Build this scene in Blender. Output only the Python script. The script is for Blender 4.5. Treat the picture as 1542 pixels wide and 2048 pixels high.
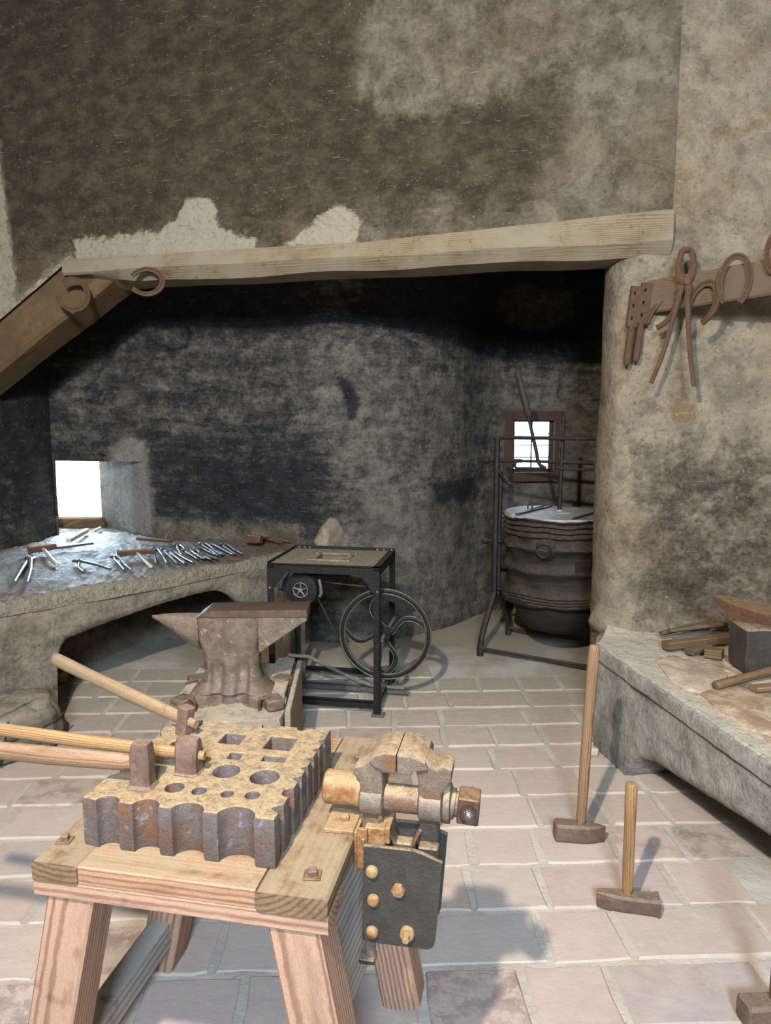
import bpy, bmesh, math, random
from mathutils import Vector, Matrix, noise, Euler
for o in list(bpy.data.objects): bpy.data.objects.remove(o, do_unlink=True)
SC = bpy.context.scene
COL = SC.collection
R = math.radians
PI = math.pi
random.seed(7)
# ------------------------------------------------------------------ camera, world, lights, exposure
cam = bpy.data.cameras.new('camera'); co = bpy.data.objects.new('camera', cam); COL.objects.link(co)
cam.sensor_fit = 'VERTICAL'; cam.sensor_height = 36.0; cam.lens = 1421/2048*36
cam.clip_start = .02
co.location = (0, 0, 1.55); co.rotation_euler = (R(90-7.4), 0, 0)
SC.camera = co
SC.view_settings.view_transform = 'Standard'; SC.view_settings.look = 'None'
SC.view_settings.gamma = 1; SC.view_settings.use_curve_mapping = False
SC.view_settings.exposure = 0.0
SC.cycles.max_bounces = 5; SC.cycles.diffuse_bounces = 2; SC.cycles.glossy_bounces = 2; SC.cycles.transmission_bounces = 4
SC.cycles.caustics_reflective = False; SC.cycles.caustics_refractive = False; SC.cycles.adaptive_threshold = .03
W = bpy.data.worlds.new('daylight'); SC.world = W; W.use_nodes = True
bgn = W.node_tree.nodes['Background']; bgn.inputs[0].default_value = (.80, .90, 1, 1); bgn.inputs[1].default_value = 5.0
def light(kind, name, loc, power, color, size=.1, target=None, sizey=None, spot=None, blend=.6):
    l = bpy.data.lights.new(name, kind); l.energy = power; l.color = color
    if kind == 'AREA':
        l.shape = 'RECTANGLE'; l.size = size; l.size_y = sizey or size
    else: l.shadow_soft_size = size
    if spot: l.spot_size = R(spot); l.spot_blend = blend
    o = bpy.data.objects.new(name, l); COL.objects.link(o); o.location = loc
    if target is not None:
        o.rotation_euler = (Vector(target)-Vector(loc)).to_track_quat('-Z', 'Y').to_euler()
    return o
light('SPOT', 'warm_ceiling_lamp', (-.6, -.1, 2.85), 620, (1, .88, .73), .045, (.15, 4.4, 1.15), spot=132, blend=1)
light('AREA', 'rear_window_daylight', (.05, -2.8, 3.1), 400, (.57, .76, 1), .9, (.45, 3.2, .2))
light('AREA', 'forge_window_daylight', (-2.62, 6.05, 1.3), 130, (.60, .80, 1), .75, (-1.5, 4.1, .6))
light('AREA', 'bellows_window_daylight', (1.2, 6.25, 1.45), 8, (.72, .86, 1), .6, (1.1, 4.8, .8))

# ------------------------------------------------------------------ node helpers
def lin(c):
    return tuple(((v/255)/12.92 if v/255 <= .04045 else ((v/255+.055)/1.055)**2.4) for v in c) + (1,)
class NT:
    def __init__(s, name):
        s.m = bpy.data.materials.new(name); s.m.use_nodes = True; s.t = s.m.node_tree; s.n = s.t.nodes
        s.b = s.n['Principled BSDF']; s.out = s.n['Material Output']
        s.tc = None
    def set(s, sock, v):
        if hasattr(v, 'is_linked') or isinstance(v, bpy.types.NodeSocket): s.t.links.new(v, sock)
        else: sock.default_value = v
    def node(s, typ, **kw):
        n = s.n.new(typ)
        for k, v in kw.items(): setattr(n, k, v)
        return n
    def obj(s):
        if not s.tc: s.tc = s.node('ShaderNodeTexCoord')
        return s.tc.outputs['Object']
    def pos(s):
        return s.node('ShaderNodeNewGeometry').outputs['Position']
    def rnd(s): return s.node('ShaderNodeObjectInfo').outputs['Random']
    def mapping(s, vec, scale=(1, 1, 1), loc=(0, 0, 0), rot=(0, 0, 0)):
        n = s.node('ShaderNodeMapping'); s.set(n.inputs['Vector'], vec)
        n.inputs['Scale'].default_value = scale; s.set(n.inputs['Location'], loc); n.inputs['Rotation'].default_value = rot
        return n.outputs[0]
    def noise(s, vec, scale, detail=6, rough=.6, dist=0, out=0):
        n = s.node('ShaderNodeTexNoise'); s.set(n.inputs['Vector'], vec)
        n.inputs['Scale'].default_value = scale; n.inputs['Detail'].default_value = detail
        n.inputs['Roughness'].default_value = rough; n.inputs['Distortion'].default_value = dist
        return n.outputs[out]
    def voro(s, vec, scale, feature='F1', rnd=1):
        n = s.node('ShaderNodeTexVoronoi', feature=feature); s.set(n.inputs['Vector'], vec)
        n.inputs['Scale'].default_value = scale; n.inputs['Randomness'].default_value = rnd
        return n.outputs['Distance']
    def wave(s, vec, scale, dist=2, detail=2, dscale=1, typ='RINGS', d='X'):
        n = s.node('ShaderNodeTexWave', wave_type=typ); s.set(n.inputs['Vector'], vec)
        if typ == 'RINGS': n.rings_direction = d
        else: n.bands_direction = d
        n.inputs['Scale'].default_value = scale; n.inputs['Distortion'].default_value = dist
        n.inputs['Detail'].default_value = detail; n.inputs['Detail Scale'].default_value = dscale
        return n.outputs['Fac']
    def math(s, op, a, b=0., c=None, clamp=False):
        n = s.node('ShaderNodeMath', operation=op); n.use_clamp = clamp
        s.set(n.inputs[0], a); s.set(n.inputs[1], b)
        if c is not None: s.set(n.inputs[2], c)
        return n.outputs[0]
    def ss(s, v, a, b):
        n = s.node('ShaderNodeMapRange', interpolation_type='SMOOTHSTEP')
        s.set(n.inputs['Value'], v); n.inputs['From Min'].default_value = a; n.inputs['From Max'].default_value = b
        return n.outputs[0]
    def mix(s, f, a, b, mode='MIX'):
        n = s.node('ShaderNodeMix', data_type='RGBA', blend_type=mode)
        s.set(n.inputs[0], f); s.set(n.inputs[6], a); s.set(n.inputs[7], b)
        return n.outputs[2]
    def ramp(s, f, stops):
        n = s.node('ShaderNodeValToRGB'); s.set(n.inputs[0], f)
        e = n.color_ramp.elements
        while len(e) < len(stops): e.new(.5)
        for i, (p, c) in enumerate(stops): e[i].position = p; e[i].color = lin(c)
        return n.outputs[0]
    def up(s, a=.35, b=.8):
        g = s.node('ShaderNodeNewGeometry'); x = s.node('ShaderNodeSeparateXYZ'); s.t.links.new(g.outputs['Normal'], x.inputs[0])
        return s.ss(x.outputs[2], a, b)
    def sepx(s, v, i):
        x = s.node('ShaderNodeSeparateXYZ'); s.set(x.inputs[0], v); return x.outputs[i]
    def attr(s, name):
        a = s.node('ShaderNodeAttribute', attribute_name=name); x = s.node('ShaderNodeSeparateColor')
        s.t.links.new(a.outputs['Color'], x.inputs[0]); return x.outputs
    def bump(s, h, strength=.3, dist=.01):
        n = s.node('ShaderNodeBump'); n.inputs['Strength'].default_value = strength; n.inputs['Distance'].default_value = dist
        s.set(n.inputs['Height'], h); s.t.links.new(n.outputs[0], s.b.inputs['Normal'])
    def done(s, col, rough=.8, metal=0., spec=None):
        s.set(s.b.inputs['Base Color'], col); s.set(s.b.inputs['Roughness'], rough); s.set(s.b.inputs['Metallic'], metal)
        if spec is not None: s.b.inputs['Specular IOR Level'].default_value = spec
        return s.m

def plaster(name, a, b, soot, pale, brown, speck=.5, bump=.5, stroke=0.):
    """lime plaster; the colour attribute 'paint' holds where soot with some painted light and shade (R), bare pale lime (G) and brown scorch (B) lie"""
    N = NT(name); P = N.obj()
    n1 = N.noise(P, 1.7, 4, .62); n2 = N.noise(P, 8, 4, .68, .3); n3 = N.noise(P, 55, 3, .65); n6 = N.noise(P, 21, 5, .8, .6)
    ps = N.mapping(P, (2, 2, 3.2), rot=(.1, .3, 0)); n4 = N.noise(ps, 4, 4, .78)
    ph = N.mapping(P, (1.2, 1.2, 7), rot=(0, .16, 0)); n5 = N.noise(ph, 3.2, 4, .7)
    A = N.attr('paint')
    col = N.mix(N.ss(n2, .3, .7), lin(a), lin(b))
    col = N.mix(N.math('MULTIPLY', N.ss(n1, .45, .7), .5), col, lin(brown))
    k = N.math('ADD', A[0], N.math('ADD', N.math('MULTIPLY', N.math('SUBTRACT', n2, .5), .75), N.math('MULTIPLY', N.math('SUBTRACT', n6, .5), 1.0)))
    k = N.math('ADD', k, N.math('MULTIPLY', N.math('SUBTRACT', n5, .5), .5+stroke))
    k = N.math('ADD', k, N.math('MULTIPLY', N.math('SUBTRACT', n3, .5), .5))
    sf = N.ss(k, .15, .88)
    sc = N.mix(N.ss(n4, .35, .75), lin(soot), lin(tuple(min(255, v*1.55+8) for v in soot)))
    col = N.mix(N.math('MULTIPLY', sf, .96), col, sc)
    kb = N.ss(N.math('ADD', A[2], N.math('MULTIPLY', N.math('SUBTRACT', n2, .5), .9)), .35, .7)
    col = N.mix(N.math('MULTIPLY', kb, .75), col, lin(brown))
    kp = N.ss(N.math('ADD', A[1], N.math('ADD', N.math('MULTIPLY', N.math('SUBTRACT', n2, .5), .9), N.math('MULTIPLY', N.math('SUBTRACT', n6, .5), .7))), .40, .60)
    col = N.mix(N.math('MULTIPLY', kp, .85), col, N.mix(n3, lin(pale), lin(tuple(v*.82 for v in pale))))
    sp = N.math('MULTIPLY', N.ss(N.noise(P, 90, 2, .6), .64, .72), N.ss(n2, .42, .62))
    col = N.mix(N.math('MULTIPLY', sp, speck), col, lin(pale))
    dk = N.ss(n3, .58, .70)
    col = N.mix(N.math('MULTIPLY', dk, .45), col, lin(soot))
    gr = N.math('ADD', N.math('MULTIPLY', N.noise(P, 110, 4, .8), .7), N.math('MULTIPLY', n6, .3))
    col = N.mix(N.math('MULTIPLY', N.ss(gr, .50, .36), .45), col, lin(tuple(v*.75 for v in soot)))
    col = N.mix(N.math('MULTIPLY', N.ss(gr, .55, .70), .26), col, lin(pale))
    # scratches and hairline cracks
    cr = N.ss(N.voro(N.mix(.12, P, N.noise(P, 5, 2, .6, out=1)), 3.1, 'DISTANCE_TO_EDGE'), .006, .001)
    cr = N.math('MULTIPLY', cr, N.ss(n1, .54, .64))
    col = N.mix(N.math('MULTIPLY', cr, .4), col, lin(tuple(v*.6 for v in soot)))
    sr = N.ss(N.noise(N.mapping(P, (2.2, 2.2, 26), rot=(0, .45, 0)), 5, 2, .5), .68, .74)
    col = N.mix(N.math('MULTIPLY', sr, .25), col, lin(pale))
    N.bump(N.noise(P, 15, 6, .72), bump, .035)
    return N.done(col, .93, 0, .2)

def wood(name, light_c, dark_c, dust_c=None, dust=0., ring=34, rough=.75, grey=None):
    N = NT(name); P = N.obj(); r = N.rnd()
    off = N.node('ShaderNodeCombineXYZ'); N.set(off.inputs[0], N.math('MULTIPLY', r, 7)); N.set(off.inputs[1], N.math('MULTIPLY_ADD', r, .16, -.13)); N.set(off.inputs[2], N.math('MULTIPLY_ADD', r, -.1, -.09))
    Q = N.mapping(P, (.55, 1, 1), loc=off.outputs[0])
    w = N.wave(Q, ring, 1.6, 3, 1.2)
    fine = N.noise(N.mapping(P, (3, 70, 70), loc=off.outputs[0]), 1.6, 4, .6)
    big = N.noise(N.mapping(P, (1.3, 7, 7), loc=off.outputs[0]), 2.2, 5, .6)
    f = N.math('ADD', N.math('MULTIPLY', N.ss(w, .35, .95), .62), N.math('MULTIPLY', N.math('SUBTRACT', fine, .5), .7))
    col = N.mix(N.math('ADD', f, 0, clamp=True), lin(light_c), lin(dark_c))
    col = N.mix(N.math('MULTIPLY', N.ss(big, .5, .75), .5), col, lin(tuple(v*.72 for v in dark_c)))
    if grey:
        bl_ = N.ss(N.noise(P, 26, 8, .75), .52, .66); col = N.mix(N.math('MULTIPLY', bl_, .5), col, lin(tuple(v*.6 for v in dark_c)))
    if grey: col = N.mix(N.ss(N.noise(P, 3.5, 3, .6), .38, .62), col, lin(grey))
    if dust_c:
        d = N.math('MULTIPLY', N.up(.3, .8), N.math('MULTIPLY', N.ss(N.noise(P, 18, 4, .75), .25, .6), dust))
        col = N.mix(d, col, lin(dust_c))
    st = N.ss(N.noise(P, 7, 3, .7), .66, .76); col = N.mix(N.math('MULTIPLY', st, .45), col, lin(tuple(v*.4 for v in dark_c)))
    gr = N.noise(P, 260, 1, .6); col = N.mix(N.math('MULTIPLY', N.ss(gr, .5, .36), .16), col, lin(tuple(v*.6 for v in dark_c)))
    N.bump(fine, .45, .005)
    return N.done(col, rough, 0, .3)

def iron(name, a, b, rust, dust_c=None, dust=0., rough=.55, metal=.6, rustamt=.5, sc=1., hi=None):
    N = NT(name); P = N.obj(); r = N.rnd()
    off = N.node('ShaderNodeCombineXYZ'); N.set(off.inputs[0], N.math('MULTIPLY', r, 9)); N.set(off.inputs[2], N.math('MULTIPLY', r, 5))
    Q = N.mapping(P, (sc, sc, sc), loc=off.outputs[0])
    n1 = N.noise(Q, 14, 4, .7, .4); n2 = N.noise(Q, 60, 3, .65); n3 = N.noise(Q, 200, 2, .6)
    col = N.mix(N.ss(n1, .3, .7), lin(a), lin(b))
    k = N.ss(N.math('ADD', N.math('MULTIPLY', n1, .6), N.math('MULTIPLY', n2, .4)), .62-.34*rustamt, .80-.34*rustamt)
    rc = N.mix(n2, lin(rust), lin(tuple(v*.55 for v in rust)))
    col = N.mix(N.math('MULTIPLY', k, .9), col, rc)
    if hi: col = N.mix(N.math('MULTIPLY', N.ss(N.noise(Q, 30, 4, .75), .58, .68), .55), col, lin(hi))
    ro = N.math('MULTIPLY_ADD', k, .88-rough, rough)
    me = N.math('MULTIPLY_ADD', k, -metal, metal)
    if dust_c:
        d = N.math('MULTIPLY', N.up(.3, .85), N.math('MULTIPLY', N.ss(N.math('ADD', N.math('MULTIPLY', N.noise(Q, 45, 5, .8), .75), N.math('MULTIPLY', n3, .25)), .26, .60), dust))
        col = N.mix(d, col, lin(dust_c)); ro = N.math('MAXIMUM', ro, N.math('MULTIPLY', d, .95)); me = N.math('MULTIPLY', me, N.math('SUBTRACT', 1, d))
    gr = N.noise(Q, 330, 1, .65)
    col = N.mix(N.math('MULTIPLY', N.ss(gr, .5, .36), .28), col, lin(tuple(v*.5 for v in b)))
    N.bump(N.noise(Q, 45, 5, .72), .5, .010)
    return N.done(col, ro, me, .4)

M = {}
M['upper'] = plaster('upper_wall_plaster', (128, 119, 101), (96, 87, 72), (48, 42, 32), (174, 164, 143), (98, 80, 56), .5, .55)
M['back'] = plaster('sooty_recess_plaster', (134, 126, 113), (96, 91, 84), (28, 28, 31), (156, 152, 147), (84, 72, 55), .6, .8, .45)
M['right'] = plaster('right_wall_plaster', (154, 141, 119), (118, 107, 90), (48, 44, 39), (190, 174, 144), (126, 102, 70), .6, .6)
M['left'] = plaster('left_wall_lime', (176, 164, 146), (156, 144, 128), (60, 54, 48), (196, 188, 172), (170, 130, 100), .4, .4)
M['forge'] = plaster('forge_plaster', (150, 140, 122), (120, 111, 97), (58, 54, 50), (188, 173, 144), (120, 95, 66), .5, .6)
M['crust'] = plaster('forge_crust', (170, 163, 150), (128, 121, 110), (60, 57, 54), (204, 190, 160), (136, 108, 74), .5, 1.0)
for n_ in M['crust'].node_tree.nodes:
    if n_.bl_idname == 'ShaderNodeBump': n_.inputs['Distance'].default_value = .075
M['crust'].node_tree.nodes['Principled BSDF'].inputs['Roughness'].default_value = .6
M['crust'].node_tree.nodes['Principled BSDF'].inputs['Specular IOR Level'].default_value = .5
M['bench_mason'] = plaster('stone_bench_plaster', (176, 170, 160), (144, 140, 132), (76, 76, 76), (226, 214, 190), (150, 130, 100), .5, .5)
M['plain'] = plaster('ceiling_lime', (190, 180, 165), (165, 156, 143), (80, 74, 66), (210, 200, 185), (150, 130, 105), .3, .4)
M['pine'] = wood('pine_red', (188, 150, 124), (122, 78, 58), (182, 164, 140), .5, 30)
M['pine_top'] = wood('pine_dusty_top', (182, 142, 112), (122, 78, 54), (172, 154, 126), .8, 26)
M['endgrain'] = wood('pine_aged', (138, 110, 84), (88, 63, 46), (170, 152, 124), .75, 26)
M['greywood'] = wood('weathered_grey_plank', (176, 168, 160), (116, 108, 104), (190, 180, 165), .4, 14)
M['handle'] = wood('hammer_handle', (172, 136, 94), (116, 82, 54), (184, 156, 118), .3, 60, .55)
M['handle_dark'] = wood('hammer_handle_reddish', (154, 120, 92), (104, 76, 56), (178, 154, 128), .4, 60, .55)
M['handle_worn'] = wood('worn_split_handle', (164, 138, 106), (104, 80, 60), (178, 156, 126), .3, 70, .6, (142, 120, 96))
M['handle_grey'] = wood('hammer_handle_brown', (124, 98, 70), (80, 58, 42), (146, 122, 92), .4, 40, .65)
M['beam'] = wood('old_lintel_wood', (140, 124, 98), (92, 76, 56), (166, 154, 130), .5, 40, .9, (138, 128, 108))
M['brace'] = wood('old_brace_wood', (120, 96, 64), (66, 48, 33), None, 0, 34, .85, (92, 72, 52))
M['board'] = wood('wall_board', (104, 82, 60), (64, 43, 30), (142, 128, 106), .4, 26, .85, (102, 84, 66))
M['stump'] = wood('stump_wood', (172, 158, 140), (118, 102, 86), (206, 192, 170), .85, 26, .9, (150, 138, 122))
M['darkwood'] = wood('dark_wood', (74, 58, 46), (44, 32, 26), None, 0, 40, .6)
M['winwood'] = wood('window_frame_wood', (86, 64, 48), (52, 38, 30), None, 0, 40, .7)
M['sillwood'] = wood('pale_stick', (214, 206, 190), (176, 164, 146), None, 0, 40, .5)
M['block'] = iron('swage_block_iron', (116, 104, 96), (74, 76, 84), (146, 98, 62), (184, 160, 124), .95, .55, .15, .52, .8, (136, 142, 156))
M['rusthole'] = iron('rusty_hole_iron', (110, 72, 46), (80, 52, 36), (138, 82, 44), None, 0, .8, .2, .9)
M['rust'] = iron('rusty_iron', (104, 76, 58), (78, 62, 52), (142, 92, 58), (190, 156, 118), .5, .6, .4, .6)
M['rust_bright'] = iron('orange_rust', (178, 142, 100), (140, 104, 70), (172, 104, 48), (190, 164, 126), .75, .7, .1, .5)
M['headiron'] = iron('hammer_head_iron', (128, 104, 90), (98, 82, 74), (136, 98, 76), (176, 152, 128), .5, .55, .12, .5, 1.2)
M['vise'] = iron('vise_iron', (134, 118, 104), (92, 84, 78), (158, 106, 60), (184, 160, 128), .85, .5, .2, .52)
M['plate'] = iron('vise_plate_steel', (76, 69, 62), (60, 55, 52), (98, 80, 62), (176, 152, 118), .85, .55, .1, .25)
M['anvil'] = iron('anvil_iron', (130, 112, 98), (98, 86, 76), (132, 98, 76), (168, 148, 126), .4, .55, .1, .45, 1, (196, 182, 160))
M['anvil_top'] = iron('anvil_face_iron', (106, 82, 70), (84, 66, 58), (112, 82, 66), None, 0, .5, .2, .4)
M['black'] = iron('black_angle_iron', (24, 23, 24), (16, 16, 17), (42, 37, 32), (104, 98, 90), .35, .55, .1, .25)
M['forgetop'] = iron('dusty_sheet_top', (96, 88, 76), (80, 74, 66), (120, 92, 66), (172, 160, 138), .9, .55, .3, .3)
M['frame_light'] = iron('firepot_rim', (160, 140, 118), (130, 112, 92), (150, 112, 84), (190, 170, 146), .6, .6, .3, .4)
M['greyiron'] = iron('grey_strap', (110, 108, 104), (84, 82, 80), (104, 84, 64), (160, 156, 150), .6, .5, .4, .3)
M['wheelrim'] = iron('wheel_rim_polished', (150, 144, 128), (112, 106, 94), (96, 80, 62), None, 0, .4, .6, .3)
M['hammered'] = iron('tong_steel', (108, 106, 104), (80, 78, 78), (104, 80, 60), (176, 180, 186), .45, .38, .6, .35)
M['bframe'] = iron('bellows_frame_iron', (52, 43, 38), (36, 30, 27), (72, 52, 40), (120, 106, 90), .5, .5, .15, .4)
M['polish'] = iron('polished_ball', (130, 116, 112), (100, 88, 84), (120, 84, 62), None, 0, .25, .7, .2)
M['cut_steel'] = iron('bare_steel_edge', (168, 176, 186), (140, 148, 158), (120, 110, 100), None, 0, .3, .8, .15)
def leather_mat(name, a, b, dust_c, dust):
    N = NT(name); P = N.obj()
    n1 = N.noise(N.mapping(P, (1, 1, 6)), 6, 7, .65, .4); n2 = N.noise(P, 45, 6, .7)
    col = N.mix(N.ss(n1, .3, .7), lin(a), lin(b))
    d = N.math('MULTIPLY', N.up(-.1, .75), N.math('MULTIPLY', N.ss(n2, .25, .65), dust))
    col = N.mix(d, col, lin(dust_c))
    N.bump(n1, .5, .014)
    return N.done(col, .72, 0, .35)
M['leather'] = leather_mat('bellows_leather', (50, 42, 35), (27, 23, 21), (100, 87, 70), .6)
M['sack'] = leather_mat('old_leather_bag', (126, 115, 99), (84, 76, 67), (152, 140, 120), .7)
def lidm():
    N = NT('bellows_lid_pale'); P = N.obj(); n = N.noise(P, 16, 7, .7)  # pale grey lid tone, mottled by noise
    return N.done(N.mix(N.ss(n, .35, .7), lin((186, 184, 178)), lin((140, 138, 134))), .6)
M['lid'] = lidm()
def paver_mat():
    N = NT('dusty_brick_paver'); P = N.obj(); r = N.rnd(); W_ = N.pos()
    base = N.ramp(r, [(0, (208, 180, 168)), (.2, (210, 189, 177)), (.4, (199, 174, 166)), (.55, (209, 193, 179)), (.7, (186, 170, 166)), (.85, (206, 178, 162)), (1, (197, 181, 173))])
    n1 = N.noise(W_, 5, 4, .65, .3); n2 = N.noise(W_, 26, 4, .75); n3 = N.noise(W_, 120, 2, .6)
    col = N.mix(N.math('MULTIPLY', N.ss(n1, .35, .7), .6), base, lin((204, 186, 166)))
    sel = N.ss(N.math('FRACT', N.math('MULTIPLY', r, 17.3)), .80, .86)
    worn = N.math('MULTIPLY', N.ss(N.noise(W_, 13, 5, .78), .44, .60), N.math('MULTIPLY_ADD', sel, .7, .12))
    col = N.mix(worn, col, lin((136, 110, 106)))
    # fallen dust gets thick towards the back of the shop
    y = N.sepx(W_, 1)
    dd = N.ss(N.math('ADD', y, N.math('MULTIPLY', n1, 1.6)), 3.4, 5.0)
    col = N.mix(N.math('MULTIPLY', dd, .9), col, lin((178, 166, 146)))
    col = N.mix(N.math('MULTIPLY', N.ss(n2, .42, .72), .45), col, lin((214, 204, 194)))
    col = N.mix(N.math('MULTIPLY', N.ss(n3, .66, .74), .35), col, lin((110, 96, 88)))
    N.bump(N.noise(W_, 24, 6, .72), .3, .014)
    return N.done(col, .88, 0, .25)
M['paver'] = paver_mat()
def mortar_mat():
    N = NT('mortar_and_dust'); P = N.obj()
    n1 = N.noise(P, 3, 3, .65); n2 = N.noise(P, 40, 4, .78); n3 = N.noise(P, 130, 2, .6)
    col = N.mix(N.ss(n1, .35, .65), lin((212, 203, 190)), lin((190, 180, 164)))
    col = N.mix(N.math('MULTIPLY', N.ss(n2, .5, .7), .6), col, lin((206, 198, 184)))
    far = N.ss(N.math('ADD', N.sepx(P, 1), N.math('MULTIPLY', n1, .8)), 4.6, 5.2); col = N.mix(N.math('MULTIPLY', far, .8), col, N.mix(n2, lin((146, 132, 110)), lin((176, 164, 144))))
    col = N.mix(N.math('MULTIPLY', N.ss(n3, .62, .72), .4), col, lin((112, 100, 86)))
    N.bump(N.noise(P, 40, 5, .75), .5, .014)
    return N.done(col, .95, 0, .15)
M['mortar'] = mortar_mat()
def stone_mat():
    N = NT('reddish_stone'); P = N.obj(); r = N.rnd()
    off = N.node('ShaderNodeCombineXYZ'); N.set(off.inputs[0], N.math('MULTIPLY', r, 9))
    Q = N.mapping(P, loc=off.outputs[0])
    n1 = N.noise(Q, 9, 8, .7, .6); n2 = N.noise(Q, 45, 6, .7)
    base = N.ramp(r, [(0, (184, 156, 146)), (.35, (184, 158, 128)), (.7, (168, 134, 110)), (1, (198, 178, 156))])
    col = N.mix(N.ss(n1, .4, .65), base, lin((214, 198, 172)))
    col = N.mix(N.math('MULTIPLY', N.ss(n2, .6, .7), .5), col, lin((132, 96, 78)))
    N.bump(N.math('ADD', n1, N.math('MULTIPLY', n2, .4)), .6, .02)
    return N.done(col, .9, 0, .2)
M['stone'] = stone_mat()
def glass_mat():
    N = NT('old_glass'); g = N.node('ShaderNodeBsdfGlass'); g.inputs['Roughness'].default_value = .02; g.inputs['IOR'].default_value = 1.01
    g.inputs['Color'].default_value = (.95, .98, 1, 1)
    N.t.links.new(g.outputs[0], N.out.inputs[0]); return N.m
M['glass'] = glass_mat()

# ------------------------------------------------------------------ object helpers
def tag(o, label=None, cat=None, group=None, kind=None):
    if label: o['label'] = label
    if cat: o['category'] = cat
    if group: o['group'] = group
    if kind: o['kind'] = kind
    return o
def thing(name, label, cat, loc=(0, 0, 0), rotz=0, group=None):
    o = bpy.data.objects.new(name, None); COL.objects.link(o); o.empty_display_size = .05
    o.location = loc; o.rotation_euler = (0, 0, R(rotz)); return tag(o, label, cat, group)
def copy_tree(o, parent=None):
    c = o.copy(); COL.objects.link(c); c.parent = parent
    for ch in list(o.children): copy_tree(ch, c)
    return c
def link(name, me, mat, parent=None, mtx=None, smooth=None):
    if mat is not None:
        me.materials.clear(); me.materials.append(M[mat])
    if smooth is not None:
        me.shade_smooth()
        if smooth: me.set_sharp_from_angle(angle=R(smooth))
    o = bpy.data.objects.new(name, me); COL.objects.link(o)
    if parent: o.parent = parent
    if mtx is not None: o.matrix_basis = mtx
    return o
def perp(d):
    d = d.normalized(); a = Vector((0, 0, 1)) if abs(d.z) < .9 else Vector((1, 0, 0))
    u = d.cross(a).normalized(); return u, d.cross(u).normalized()
def fit(p0, p1, up=(0, 0, 1)):
    """matrix with local X along p0->p1 and local Z nearest to up"""
    p0, p1 = Vector(p0), Vector(p1); x = (p1-p0).normalized(); z = Vector(up); z = (z-x*z.dot(x))
    if z.length < 1e-4: z = perp(x)[0]
    z.normalize(); y = z.cross(x)
    m = Matrix((x, y, z)).transposed().to_4x4(); m.translation = p0; return m
def rot2(pts, a): c, s = math.cos(a), math.sin(a); return [(x*c-y*s, x*s+y*c) for x, y in pts]
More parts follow.
